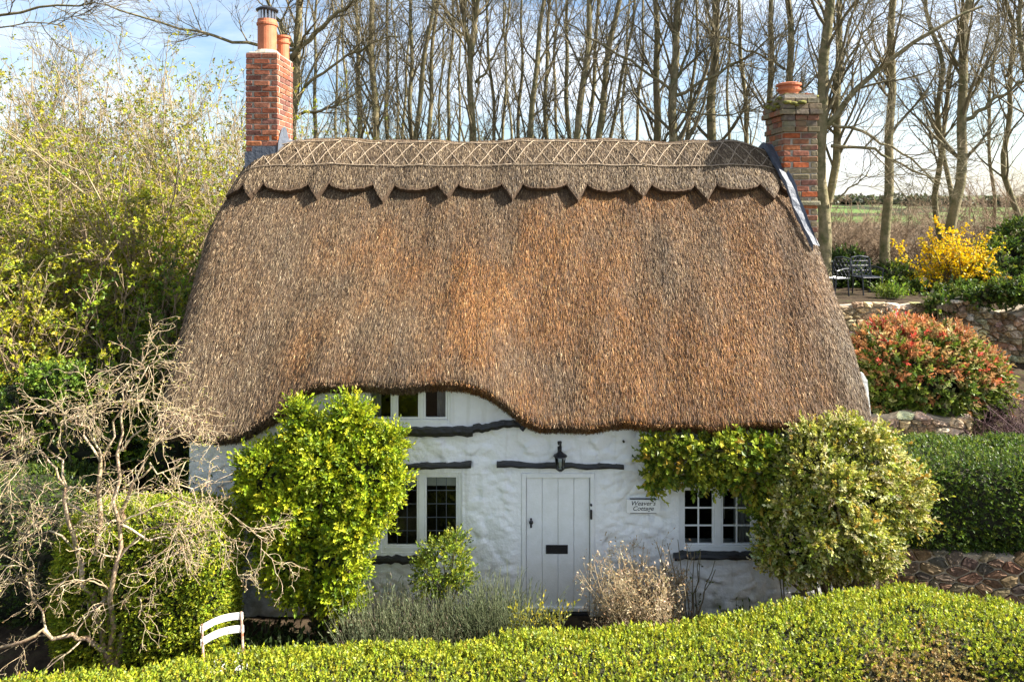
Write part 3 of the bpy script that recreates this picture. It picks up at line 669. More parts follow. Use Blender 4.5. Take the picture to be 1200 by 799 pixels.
pot = G().lathe((-4.035, 2.15, 7.95), [(.150, 0), (.150, .4), (.152, .46), (.166, .465), (.168, .50), (.155, .51), (.152, .56), (.12, .56)], 24).obj('chimney_pot', M_terra, c1, smooth=False)
g = G().lathe((-4.035, 2.15, 8.5), [(.155, -.055), (.155, -.042)], 24)
for k in range(14):
    a_ = k * 2 * math.pi / 14; g.box(-4.035 + .125*math.cos(a_) - .012, -4.035 + .125*math.cos(a_) + .012, 2.15 + .125*math.sin(a_) - .012, 2.15 + .125*math.sin(a_) + .012, 8.5, 8.66)
g.obj('cowl_cage', M_steel, c1); G().lathe((-4.035, 2.15, 8.655), [(.175, 0), (.18, .02), (.12, .06), (.03, .09)], 20).obj('cowl_cap', M_iron, c1)
G().lathe((-3.89, 2.5, 7.93), [(.098, 0), (.098, .26), (.115, .27), (.115, .30), (.1, .31), (.1, .36), (.118, .37), (.118, .40), (.09, .405)], 20).obj('chimney_pot', M_terra, c1)
# stepped lead on the front face + saddle on the right
def rf(x, y, off=0):                        # thatch height above (x, y)
    return float(roof(x, YR - y, off)[2])
g = G()
for k in range(9):
    xa = -4.295 + k * .057; zb = rf(xa + .03, 1.9, .09); zst = zb + .16 - .004 * k
    zst = 5.35 + math.ceil((zst - 5.35) / .0885) * .0885
    g.box(xa, xa + .0555, 1.868 - .001 * (k % 2), 1.889, zb - .25, zst)
g.obj('stepped_flashing', M_lead, c1)
g = G(); m = 12; V = []; Fs = []
for k in range(m + 1):
    yk = 1.86 + k * .075; zk = max(rf(-3.7, yk, .10), rf(-3.7, yk, .10)); V += [(-3.768, yk, zk + .24), (-3.764, yk, zk + .06), (-3.66, yk, zk + .03), (-3.58, yk, zk + .015), (-3.58, yk, zk - .06)]
for k in range(m):
    for q_ in range(4): Fs.append((k*5+q_, k*5+q_+1, (k+1)*5+q_+1, (k+1)*5+q_))
V = A(V) + .006 * rnd(len(V), 3); G().add(V, Fs).obj('lead_saddle', M_lead, c1)
X0, X1, Y0, Y1 = 4.27, 4.79, 1.6, 2.36
c2 = stack(X0, X1, Y0, Y1, 4.3, 6.60, .092, lambda z: 'lichened_brick' if R.random() < .74 else 'orange_brick', ('front', 'left'), 'chimney_stack', 'weathered lichen-streaked brick chimney with moss on top')
def ring(zc, h, pr, mat='lichened_brick'):
    for side in ('front', 'left', 'right', 'back'):
        fx = side in ('front', 'back'); a0, a1 = (X0 - pr, X1 + pr) if fx else (Y0 - pr + .11, Y1 + pr - .11); nb = 3
        for k in range(nb):
            u0, u1 = a0 + (a1 - a0) * k / nb + .005, a0 + (a1 - a0) * (k + 1) / nb - .005
            me = brick_mesh(u1 - u0, .10 + pr, h, MATS[mat], 0); cm = (u0 + u1) / 2
            yy_ = (Y0 - pr + (.1 + pr) / 2) if side == 'front' else (Y1 + pr - (.1 + pr) / 2); xx_ = (X0 - pr + (.1 + pr) / 2) if side == 'left' else (X1 + pr - (.1 + pr) / 2)
            inst('brick', me, c2, (cm, yy_, zc) if fx else (xx_, cm, zc), (0, 0, 0 if fx else math.pi / 2))
for zc, h, pr in ((6.655, .08, .03), (6.745, .08, .0), (6.835, .08, .02), (6.925, .08, .065), (7.015, .08, .05), (7.105, .08, .02), (7.19, .07, -.03)): ring(zc, h, pr)
G().box(X0 + .01, X1 - .01, Y0 + .01, Y1 - .01, 6.59, 7.2).obj('mortar_core', M_mortar, c2)
G().box(X0 - .035, X1 + .035, Y0 - .035, Y1 + .035, 5.46, 5.53, .012).obj('drip_ledge', M_oldm, c2)
lob = [(A([R.uniform(X0 - .05, X1 + .05), R.uniform(Y0 - .05, Y1), 6.99 + .22 * R.random()]), A([.07, .06, .03]) * R.uniform(.6, 1.3)) for _ in range(130)]
V, Q = ell_mesh([l_ for l_ in lob if l_[0][1] < Y0 + .12 or l_[0][0] < X0 + .1 or l_[0][2] > 7.15], 1.0, 8); mk('moss', V, Q, M_moss, c2, smooth=True, kind='stuff')
G().lathe((4.5, 2.0, 7.2), [(.2, 0), (.19, .03), (.15, .06)], 14).obj('mortar_flaunching', M_mortar, c2)
G().lathe((4.5, 2.0, 7.22), [(.13, 0), (.15, .08), (.185, .10), (.19, .13), (.165, .14), (.165, .17), (.195, .18), (.195, .21), (.15, .225), (.12, .22)], 22).obj('chimney_pot', M_terra, c2)
# lead apron running down the verge beside the right chimney
V = []; Fs = []; m = 22
for k in range(m + 1):
    t = k / m; y_ = 2.62 - 1.62 * t; xv = 4.27 - .03 + .22 * max(0, t - .45) / .55; q_ = YR - y_
    lo_ = .10 + .12 * float(sm(.85, .6, abs(q_))); pa = roof(xv - .10 + .02 * t, q_, lo_); pb = roof(min(xv + .02, 4.5), q_, lo_ + .03); pc = A([min(xv + .045, 4.62), pb[1], pb[2] + .08 * (1 - .55 * t)])
    V += [pa - A([0, 0, .1]), pa, pb, pc]
for k in range(m):
    for q_ in range(3): Fs.append((k*4+q_, k*4+q_+1, (k+1)*4+q_+1, (k+1)*4+q_))
V = A(V) + .004 * rnd(len(V), 3); G().add(V, Fs).obj('lead_flashing', M_lead, c2)

# ------------------------------------------------------------------ rubble walls
def clip(poly, n0, c0):
    out = []
    for k in range(len(poly)):
        p, q_ = poly[k], poly[(k + 1) % len(poly)]; dp, dq = p @ n0 - c0, q_ @ n0 - c0
        if dp <= 0: out.append(p)
        if dp * dq < 0: out.append(p + (q_ - p) * (dp / (dp - dq)))
    return out
def cells(w_, h_, sz, asp):
    nxr = max(2, int(w_ / (sz * asp))); nzr = max(2, int(h_ / sz)); pts = []
    for r_ in range(-1, nzr + 1):
        for c_ in range(-1, nxr + 1): pts.append(((c_ + .5 + .5 * (r_ % 2) + R.uniform(-.47, .47)) * w_ / nxr / asp, (r_ + .5 + R.uniform(-.45, .45)) * h_ / nzr))
    pts = A(pts); res = []
    for k, p in enumerate(pts):
        poly = [A(v) for v in ((0, 0), (w_ / asp, 0), (w_ / asp, h_), (0, h_))]
        for q_ in pts[np.argsort(((pts - p)**2).sum(1))[1:16]]:
            nn = q_ - p; poly = clip(poly, nn, (q_ @ q_ - p @ p) / 2)
            if len(poly) < 3: break
        if len(poly) >= 3: res.append(A(poly) * A([asp, 1]))
    return res
def rubble_wall(label, p0, p1, z0f, z1f, sz, asp, cols, wts, gap=.02, dep=.06, thick=.4, bulge=1.0, rd=.13):
    """wall face from p0 to p1 (plan, face towards the camera); z0f / z1f give bottom and top along it"""
    p0, p1 = A(p0, float), A(p1, float); Ln = np.linalg.norm(p1 - p0); ux = (p1 - p0) / Ln; un = A([ux[1], -ux[0]])
    root = thing('stone_wall', label, 'wall', (*(p0 + p1) / 2, float(z0f(.5))))
    m = 16; V = []
    for k in range(m + 1):
        t = k / m; p = p0 + ux * Ln * t
        for o_, z in ((-.01, z0f(t)), (-.01, z1f(t) - .03), (-thick, z1f(t) - .03), (-thick, z0f(t))): V.append((*(p + un * o_), z))
    Fs = [(k*4+q_, k*4+(q_+1) % 4, (k+1)*4+(q_+1) % 4, (k+1)*4+q_) for k in range(m) for q_ in range(4)] + [(0, 1, 2, 3), tuple(range(m*4, m*4+4))[::-1]]
    G().add(V, Fs).obj('mortar_body', M_wallmortar, root)
    hmx = max(z1f(t) for t in np.linspace(0, 1, 20)); zb = min(z0f(t) for t in np.linspace(0, 1, 20))
    for poly in cells(Ln, hmx - zb, sz, asp):
        c = poly.mean(0); t = c[0] / Ln; zz = zb + c[1]
        if zz > z1f(t) - .02 or zz < z0f(t) - .05: continue
        ext = poly.max(0) - poly.min(0)
        if ext.min() < gap * 2.5: continue
        q_ = poly; q_ = np.stack([(1 - rd) * q_ + rd * np.roll(q_, -1, 0), rd * q_ + (1 - rd) * np.roll(q_, -1, 0)], 1).reshape(-1, 2)
        k1 = np.maximum(1 - gap / np.maximum(ext / 2, .01), .4); q_ = c + (q_ - c) * k1; n_ = len(q_)
        dd = dep * R.uniform(.5, 1.4); tl_ = rnd(2) * .12 * bulge
        V = []
        for sc_, h_ in ((1.0, -.06), (1.0, dd * .45), (.86, dd * .85), (.5, dd)):
            for v in q_:
                s_ = c + (v - c) * sc_; hh_ = h_ + (((s_ - c) @ tl_) if h_ > 0 else 0) + (.014 * rnd() * bulge if h_ > 0 else 0); pt = p0 + ux * s_[0] + un * hh_; V.append((*pt, zb + s_[1]))
        Fs = [(r_*n_+a_, r_*n_+(a_+1) % n_, (r_+1)*n_+(a_+1) % n_, (r_+1)*n_+a_) for r_ in range(3) for a_ in range(n_)] + [tuple(range(3*n_, 4*n_))]
        V, Fs = G().add(V, Fs).arrays(); V = V + .004 * bulge * rnd(*V.shape)
        mk('stone', V, Fs, M_stone, root, col=np.repeat(pal(1, cols, wts, .15), len(V), 0))
    return root
brownish = [(.115, .068, .040), (.105, .074, .048), (.15, .095, .05), (.12, .095, .07), (.16, .125, .065), (.085, .064, .05)]
buff = [(.40, .29, .17), (.48, .38, .24), (.31, .22, .13), (.55, .46, .33), (.24, .165, .10)]
rubble_wall('low brown rubble wall under the dark clipped hedge', (4.95, .12), (8.2, .03), lambda t: -.15, lambda t: .80 + .03 * math.sin(t * 9), .135, 1.65, brownish, [3, 3, 3, 2, 1.5, 3], .015, .016, .4, .3, .13)
rubble_wall('small buff stone wall below the red-tipped shrub', (5.6, 2.75), (7.9, 2.65), lambda t: .6, lambda t: 1.86 + .05 * math.sin(t * 13), .13, 1.5, buff, [3, 3, 2, 2, 1], .012, .06, .2)
rubble_wall('ledge of buff stones edging the terrace below the metal chairs', (6.4, 5.7), (9.0, 5.6), lambda t: 2.0, lambda t: 3.34 + .03 * math.sin(t * 15), .12, 1.9, buff, [3, 3, 2, 2, 1], .012, .07, .2)
rubble_wall('tall rough buff stone wall with ivy along its top', (8.95, 5.25), (11.8, 4.6), lambda t: 1.6, lambda t: 3.36 + .12 * math.sin(t * 11), .125, 1.25, buff, [4, 3, 2, 3, 1], .012, .08, .5, 2)

# ------------------------------------------------------------------ plants
def shrub_obj(name, label, cat, base, parts, group=None):
    """parts: list of (part name, V, faces, material, colours or None)"""
    root = thing(name, label, cat, base, group)
    for nm, V, Fs, mat, c in parts: mk(nm, V, Fs, mat, root, col=c, smooth=(nm in ('stems', 'trunk', 'branches', 'inner_twigs')))
    return root
def leafmass(lobes, dens, shoot, nl, ll, lw, cols, wts, up=.5, depth=.12, jitter=.5, cull=.82, zmin=-9, colf=None):
    P, N = ell_surface(lobes, dens, cull); ok = P[:, 2] > zmin; P, N = P[ok], N[ok]
    clump = .5 + .5 * np.sin(P[:, 0] * 9 + 2 * np.sin(P[:, 2] * 7)) * np.sin(P[:, 2] * 8 + P[:, 1] * 6)
    P = P - N * (R.random((len(P), 1)) * depth + .05 * (1 - clump[:, None]))
    D = nrm(N + A([0, 0, up]) + jitter * rnd(len(P), 3)); c = pal(len(P), cols, wts)
    if colf is not None: c = colf(P, N, c)
    return shoots(P, D, shoot * R.uniform(.5, 1.3, len(P)), nl, ll, lw, c)
def px_lobe(px, py, d, rx, ry, rz): return (W(px, py, d), A([rx, ry, rz]))
def stems_from(base, tips, r0, wig=.05, n=8):
    base = A(base); tips = A(tips); t = np.linspace(0, 1, n)[None, :, None]
    P = base + (tips[:, None] - base) * t + wig * rnd(len(tips), n, 3) * np.sin(t * math.pi); P[:, :, 2] += .0
    return P, np.broadcast_to(np.linspace(r0, r0 * .45, n), (len(tips), n))

# --- front hedge: diagonal, rounded top
hx = A([-8, -5.3, -3.6, -2.46, -.69, .35, 1.4, 2.3, 3.35, 4.6, 5.2, 5.8, 7.2]); hb = A([5.6, 6.1, 6.5, 6.72, 6.87, 7.0, 7.1, 7.32, 7.58, 7.83, 7.6, 7.2, 6.0])
hz = A([1.25, 1.25, 1.25, 1.25, 1.25, 1.25, 1.25, 1.25, 1.27, 1.28, 1.26, 1.22, 1.1])
HX = np.linspace(-8, 7.2, 400); ker = np.ones(21) / 21
def smo(v): return np.convolve(np.pad(v, 10, 'edge'), ker, 'valid')
HB = smo(np.interp(HX, hx, hb)); HZ = smo(np.interp(HX, hx, hz))
def hedge_pt(x, a, inset=0.0):
    """a in 0..1 across: 0 back foot, 1 front foot"""
    db = np.interp(x, HX, HB); zh = np.interp(x, HX, HZ) + .02 * np.sin(x * 2.3) + .014 * np.sin(x * 5.9 + 1) - inset
    hw = .64 - inset; th = math.pi * (1 - a); c_, s_ = np.cos(th), np.sin(th); e_ = .42
    u = np.sign(c_) * np.abs(c_)**e_ * hw; v = np.abs(s_)**e_ * (zh + .1) - .1
    v = v - .09 * sm(.0, .62, u)                     # top leans a little to the front
    return np.stack([x, CAMY + (db - .64) - u, v], -1)
hr = thing('front_hedge', 'long low clipped yellow-green hedge running across the front of the garden', 'hedge', (0, -2.6, 0))
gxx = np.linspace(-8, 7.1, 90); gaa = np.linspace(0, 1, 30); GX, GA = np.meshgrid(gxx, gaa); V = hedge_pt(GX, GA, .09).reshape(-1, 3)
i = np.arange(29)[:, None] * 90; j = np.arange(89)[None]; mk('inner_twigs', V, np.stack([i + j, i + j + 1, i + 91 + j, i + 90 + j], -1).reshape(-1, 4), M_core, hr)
S = 64000; x = R.uniform(-6, 7.1, S); a_ = R.uniform(.06, .88, S); 
ta = np.linspace(.001, .999, 600); hp0 = hedge_pt(0 * ta, ta); al = np.concatenate([[0], np.cumsum(np.linalg.norm(np.diff(hp0, axis=0), axis=1))]); a_ = np.interp(a_ * al[-1], al, ta)
P = hedge_pt(x, a_); e = 1e-3; N = nrm(np.cross(hedge_pt(x + e, a_) - P, hedge_pt(x, a_ + e) - P)); N *= np.sign((N * (P - A([0, 0, .5]) - np.stack([x, P[:, 1] * 0 + CAMY + np.interp(x, HX, HB) - .64, 0 * x], -1))).sum(1))[:, None]
P = P - N * (.08 * R.random((S, 1)) - .01) + N * (.03 * np.sin(x * 6.1 + 3 * np.sin(P[:, 1] * 5)) * np.sin(P[:, 1] * 7 + x * 2))[:, None]
c = pal(S, [(.36, .40, .024), (.28, .33, .024), (.45, .44, .028), (.15, .20, .022), (.42, .32, .04), (.20, .25, .035)], [5, 5, 2.5, 3, .4, 2])
dry = sm(.10, .55, (-(P[:, 1] - (CAMY + np.interp(x, HX, HB) - .64)) - .20 + .16 * np.sin(x * 3.3 + 1) + .1 * np.sin(x * 7.7)) ) * sm(1.6, 2.7, x)
isdry = R.random(S) < dry * 1.25; c[isdry] = pal(isdry.sum(), [(.32, .22, .075), (.38, .28, .11), (.22, .15, .055), (.27, .23, .06)], [3, 2, 2, 2])
V, T, c4 = shoots(P, nrm(N + .45 * rnd(S, 3) + A([0, 0, .35])), R.uniform(.03, .075, S), 5, .0215, .0205, c, 1.1, None, True)
mk('foliage', V, T, M_leaf, hr, col=c4)

# --- dark clipped hedge above the low wall
def box_hedge(name, label, c0, half, dens, cols, wts, ll, lw, e_=.35, shoot=.06, nl=5, vis=None):
    c0, half = A(c0, float), A(half, float)
    root = thing(name, label, 'hedge', (c0[0], c0[1], c0[2] - half[2]))
    def sup(u, k):
        f = (np.abs(u)**(2 / e_)).sum(-1, keepdims=True)**(-e_ / 2); return c0 + u * f * (half - k)
    n_ = int(dens * 8 * (half[0]*half[1] + half[0]*half[2] + half[1]*half[2]))
    s_ = R.choice(6, n_, p=np.repeat(A([half[1]*half[2], half[0]*half[2], half[0]*half[1]]), 2) / (2 * (half[1]*half[2] + half[0]*half[2] + half[0]*half[1])))
    u = R.uniform(-1, 1, (n_, 3)); u[np.arange(n_), s_ // 2] = np.where(s_ % 2, 1, -1)
    P = sup(u, 0); N = nrm(np.sign(u) * np.abs(u)**(2 / e_ - 1) / half); P = P - N * (.09 * R.random((n_, 1)) - .015) + N * .02 * np.sin(P[:, :1] * 5 + P[:, 2:] * 4)
    ok = P[:, 2] > c0[2] - half[2] * .97
    if vis is not None: ok &= vis(P)
    P, N = P[ok], N[ok]; S = len(P)
    V, T, c4 = shoots(P, nrm(N + .5 * rnd(S, 3) + A([0, 0, .4])), R.uniform(.6, 1.4, S) * shoot, nl, ll * 1.1, lw * 1.25, pal(S, cols, wts), .9, None, True)
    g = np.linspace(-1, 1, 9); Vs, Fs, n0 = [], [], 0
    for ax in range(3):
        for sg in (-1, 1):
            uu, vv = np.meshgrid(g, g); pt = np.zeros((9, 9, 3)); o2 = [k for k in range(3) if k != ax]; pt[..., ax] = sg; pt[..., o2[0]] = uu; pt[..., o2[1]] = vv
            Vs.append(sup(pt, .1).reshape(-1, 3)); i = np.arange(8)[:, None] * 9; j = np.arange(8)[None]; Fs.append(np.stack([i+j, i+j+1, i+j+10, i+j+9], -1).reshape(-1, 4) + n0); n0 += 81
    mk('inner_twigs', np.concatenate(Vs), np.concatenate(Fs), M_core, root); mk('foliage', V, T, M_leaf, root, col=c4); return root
dkg = [(.065, .115, .016), (.11, .165, .018), (.038, .07, .014), (.19, .24, .022), (.08, .11, .02)]
box_hedge('clipped_hedge', 'dark green clipped hedge standing on the low brown wall', (7.4, .82, 1.32), (2.45, .72, .60), 850, dkg, [4, 4, 3, 1.5, 2], .03, .018, vis=lambda P: P[:, 1] < 1.5)
box_hedge('clipped_hedge', 'broad rounded box hedge beside the white slatted chair, behind the bare contorted tree', (-4.32, -.95, .93), (1.0, .46, .98), 1500, [(.23, .30, .02), (.34, .39, .024), (.44, .46, .03), (.12, .18, .018)], [4, 4, 3, 2], .024, .015, .5)
box_hedge('clipped_hedge', 'dark yew hedge half hidden behind the bare contorted tree', (-6.6, .0, .95), (1.4, .6, .95), 380, dkg, [3, 2, 4, .7, 2], .035, .014, .5)

# --- evergreen shrub against the wall left of the window
lobes = [px_lobe(370, 592, 8.55, .74, .40, .86), px_lobe(392, 540, 8.6, .56, .34, .52), px_lobe(325, 565, 8.5, .46, .34, .48), px_lobe(425, 560, 8.5, .44, .34, .50), px_lobe(385, 660, 8.45, .44, .34, .55), px_lobe(335, 645, 8.45, .34, .32, .5),
         px_lobe(350, 498, 8.5, .17, .16, .30), px_lobe(412, 493, 8.45, .26, .2, .26), px_lobe(452, 525, 8.5, .24, .2, .24), px_lobe(296, 590, 8.45, .18, .18, .36), px_lobe(460, 570, 8.4, .17, .18, .26), px_lobe(345, 690, 8.3, .22, .2, .24), px_lobe(400, 700, 8.3, .24, .2, .2),
         px_lobe(375, 545, 8.2, .26, .18, .3), px_lobe(410, 620, 8.15, .26, .18, .34), px_lobe(335, 600, 8.15, .26, .18, .32), px_lobe(300, 545, 8.4, .2, .16, .18), px_lobe(437, 600, 8.3, .2, .18, .3)]
V, T, c = leafmass(lobes, 430, .19, 8, .056, .030, [(.30, .37, .016), (.40, .45, .02), (.19, .27, .016), (.09, .145, .014), (.50, .50, .024)], [5, 4, 3, 2, 1.5], .6, .16)
bs = A([(380 - 600) * 8.6 / F, -.45, 0.]); P, r = stems_from(bs, [l_[0] for l_ in lobes] + [W(345, 480, 8.5), W(440, 490, 8.5)], .028, .06); sv, sq = tubes(P, r, 6)
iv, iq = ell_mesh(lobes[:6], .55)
shrub_obj('evergreen_shrub', 'tall bright green leafy shrub trained against the white wall under the upper window', 'shrub', bs, [('stems', sv, sq, M_twig, None), ('inner_twigs', iv, iq, M_core, None), ('foliage', V, T, M_leaf, c)])
# --- small shrub under the leaded window
lobes = [px_lobe(520, 660, 8.5, .33, .26, .36), px_lobe(505, 672, 8.45, .26, .24, .28), px_lobe(532, 640, 8.55, .2, .2, .2), px_lobe(540, 672, 8.4, .18, .2, .2)]
V, T, c = leafmass(lobes, 330, .11, 7, .038, .022, [(.22, .27, .02), (.32, .35, .03), (.12, .17, .018), (.06, .10, .014)], [4, 3, 3, 2], .5, .14)
bs = A([(520 - 600) * 8.5 / F, -.6, 0.]); P, r = stems_from(bs, [l_[0] for l_ in lobes] + [W(535, 628, 8.5), W(505, 640, 8.5)], .014, .04); sv, sq = tubes(P, r, 5)
shrub_obj('low_shrub', 'small rounded green shrub under the leaded window', 'shrub', bs, [('stems', sv, sq, M_twig, None), ('foliage', V, T, M_leaf, c)])

# --- climber over the right window and variegated shrub at the corner
lobes = [px_lobe(862, 530, 8.75, .75, .20, .26), px_lobe(800, 545, 8.8, .46, .15, .26), px_lobe(768, 545, 8.82, .17, .12, .38), px_lobe(905, 560, 8.7, .46, .24, .38), px_lobe(830, 560, 8.8, .4, .13, .16), px_lobe(780, 520, 8.82, .34, .12, .13), px_lobe(900, 600, 8.72, .2, .2, .3)]
V, T, c = leafmass(lobes, 260, .15, 6, .072, .05, [(.20, .26, .022), (.31, .34, .03), (.11, .165, .018), (.42, .40, .04), (.42, .28, .045)], [4, 4, 3, 2, .4], .0, .14)
P, r = stems_from(W(905, 528, 8.8), [l_[0] for l_ in lobes if l_[0][2] > 1.9] + [W(757, 530, 8.85), W(755, 515, 8.85), A([3.5, -.3, 0.]), A([3.55, -.32, 0.])], .014, .03); sv, sq = tubes(P, r, 5)
shrub_obj('wall_climber', 'green broad-leaved climber draped along the eave over the small-paned window', 'climber', A([3.35, -.3, 0]), [('stems', sv, sq, M_twig, None), ('foliage', V, T, M_leaf, c)])
lobes = [px_lobe(985, 600, 8.6, .74, .46, .80), px_lobe(1000, 545, 8.65, .64, .40, .42), px_lobe(1035, 580, 8.7, .5, .42, .5), px_lobe(935, 640, 8.5, .42, .4, .42), px_lobe(955, 560, 8.5, .5, .36, .5), px_lobe(1010, 640, 8.55, .38, .4, .35), px_lobe(990, 505, 8.6, .32, .22, .2), px_lobe(1068, 600, 8.6, .2, .2, .26), px_lobe(1075, 562, 8.65, .14, .16, .16), px_lobe(955, 508, 8.6, .28, .2, .15), px_lobe(1040, 645, 8.5, .22, .2, .2), px_lobe(905, 645, 8.45, .2, .2, .28), px_lobe(925, 592, 8.3, .24, .18, .24), px_lobe(1025, 515, 8.5, .24, .2, .2), px_lobe(985, 570, 8.1, .3, .15, .25), px_lobe(1010, 625, 8.1, .26, .14, .22), px_lobe(960, 635, 8.1, .24, .14, .2)]
V, T, c = leafmass(lobes, 480, .13, 7, .046, .030, [(.38, .38, .055), (.52, .50, .17), (.26, .29, .035), (.66, .62, .34), (.13, .17, .024), (.50, .34, .06)], [4, 4, 4, 2.5, 2.2, .7], .35, .15)
sp = nrm(np.stack([R.uniform(.3, 1, 26), R.uniform(-.5, .2, 26), R.uniform(-.1, .7, 26)], 1)); b0 = W(1045, 585, 8.55) + rnd(26, 3) * A([.1, .15, .25])
V2, T2, c2_ = shoots(b0, sp, R.uniform(.25, .6, 26), 14, .05, .03, pal(26, [(.26, .24, .03), (.36, .20, .03), (.18, .2, .03)], [3, 1.5, 2]), .9)
T = np.concatenate([T, T2 + len(V)]); V = np.concatenate([V, V2]); c = np.concatenate([c, c2_])
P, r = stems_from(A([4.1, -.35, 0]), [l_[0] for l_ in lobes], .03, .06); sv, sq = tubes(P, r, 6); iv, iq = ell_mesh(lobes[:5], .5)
shrub_obj('variegated_shrub', 'big cream and yellow-green variegated shrub hugging the cottage corner', 'shrub', A([4.1, -.35, 0]), [('stems', sv, sq, M_twig, None), ('inner_twigs', iv, iq, M_core, None), ('foliage', V, T, M_leaf, c)])

# --- lavender, dry seed-head shrub, bare rose stems, low perennials
M_green = plain('green_stem', (.16, .18, .09), .8, (.10, .12, .05), 5)
def tuft(px, py, d, wx_, wy_, nst, hgt, ll, lw, cols, wts, name, label, cat, lean=.3, nl=10, spread_=.5, mat=M_leaf, zb=None):
    b0 = W(px, py, d); b0[2] = terrain(b0[0], b0[1]) if zb is None else zb
    P = b0 + np.stack([wx_ * R.uniform(-1, 1, nst), wy_ * R.uniform(-1, 1, nst), 0 * np.zeros(nst)], 1)
    D = nrm(np.stack([lean * rnd(nst), lean * rnd(nst) - .1, np.ones(nst)], 1)); h_ = hgt * R.uniform(.6, 1.15, nst)
    V, T, c = shoots(P, D, h_, nl, ll, lw, pal(nst, cols, wts), spread_)
    st = P[:, None] + D[:, None] * (h_[:, None] * np.linspace(0, .97, 3))[..., None]; sv, sq = tubes(st, np.full((nst, 3), .003), 3)
    return shrub_obj(name, label, cat, b0, [('stems', sv, sq, M_green, None), ('foliage', V, T, mat, c)])
lav = [(.19, .21, .12), (.25, .26, .15), (.13, .165, .085), (.33, .29, .19), (.22, .17, .13)]
tuft(470, 735, 8.05, .62, .3, 800, .86, .06, .009, lav, [4, 3, 3, 2, 1], 'lavender', 'wide grey-green lavender clump below the leaded window', 'lavender', .32, 12, .35)
tuft(575, 725, 8.15, .42, .25, 520, .95, .06, .009, [(.08, .11, .055), (.11, .14, .07), (.15, .16, .09)], [3, 3, 2], 'lavender', 'darker lavender clump next to the door', 'lavender', .3, 12, .35)
tuft(400, 745, 8.0, .45, .25, 60, .32, .10, .04, [(.10, .16, .03), (.14, .2, .05), (.06, .1, .02)], [3, 2, 2], 'leafy_perennial', 'low fresh green leafy perennial at the foot of the tall bright shrub', 'plant', .5, 7, .8)
tuft(320, 745, 8.2, .5, .25, 90, .40, .09, .04, [(.035, .06, .015), (.06, .1, .02)], [3, 2], 'leafy_perennial', 'dark low leafy plant in the shade beside the white slatted chair', 'plant', .5, 8, .8)
tuft(630, 735, 7.55, .3, .12, 60, .30, .05, .02, [(.42, .36, .03), (.24, .24, .03), (.16, .18, .02)], [3, 3, 2], 'leafy_perennial', 'golden yellow low plant poking over the hedge in front of the door', 'plant', .5, 7, .7, zb=.80)
tuft(872, 705, 8.5, .12, .08, 12, .55, .06, .035, [(.08, .13, .02), (.12, .17, .03)], [3, 2], 'leafy_perennial', 'thin upright green sapling under the small-paned window', 'plant', .35, 7, .8)
b0 = A([(752 - 600) * 8.35 / F, -.72, .0]); n0 = 110
D = nrm(np.stack([.22 * rnd(n0), .22 * rnd(n0), np.ones(n0)], 1)); P1 = walk(np.repeat(b0[None], n0, 0) + rnd(n0, 3) * A([.2, .14, 0]), D, R.uniform(.7, 1.25, n0), 6, .1, .0); r1 = np.broadcast_to(np.linspace(.006, .003, 6), (n0, 6))
P2, r2 = spawn(P1, r1, 9, .25, 1, (.4, 1.1), (.12, .3), 4, .2, .02, .7, .5, .0022); P3, r3 = spawn(P2, r2, 4, .3, 1, (.4, 1.2), (.05, .12), 2, .2, 0, .8, .6, .0018)
sv, sq = wood([(P1, r1), (P2, r2), (P3, r3)], [4, 3, 3]); tipp = P3[:, -1]
V, T, c = leaves(tipp + .01 * rnd(*tipp.shape), rnd(*tipp.shape), rnd(*tipp.shape), .042, .016, pal(len(tipp), [(.52, .40, .24), (.60, .49, .33), (.38, .27, .15), (.46, .31, .15)], [3, 2, 2, 2]))
shrub_obj('dry_shrub', 'dried straw-coloured bushy seed-head plant beside the door', 'shrub', b0, [('stems', sv, sq, M_palet, None), ('foliage', V, T, M_leaf, c)])
b0 = A([(808 - 600) * 8.6 / F, -.5, 0]); n0 = 11
tips = [W(x_, y_, 8.6) + .05 * rnd(3) for x_, y_ in ((762, 635), (775, 645), (783, 640), (795, 630), (800, 632), (808, 640), (815, 650), (822, 645), (828, 655), (770, 660), (835, 665))]
P, r = stems_from(b0, tips, .010, .02, 7); P2, r2 = spawn(P, r, 3, .3, .95, (.5, .9), (.06, .16), 3, .1, .1, .6)
sv, sq = wood([(P, r), (P2, r2)], [5, 3]); tp_ = P2[:, -1]; V, T, c = shoots(np.repeat(tp_[::2], 1, 0), rnd(len(tp_[::2]), 3), .05, 5, .035, .022, pal(len(tp_[::2]), [(.06, .09, .02), (.10, .10, .03)], [2, 1]))
shrub_obj('rose_stems', 'pruned dark bare rose stems under the small-paned window', 'shrub', b0, [('stems', sv, sq, M_twig, None), ('foliage', V, T, M_leaf, c)])

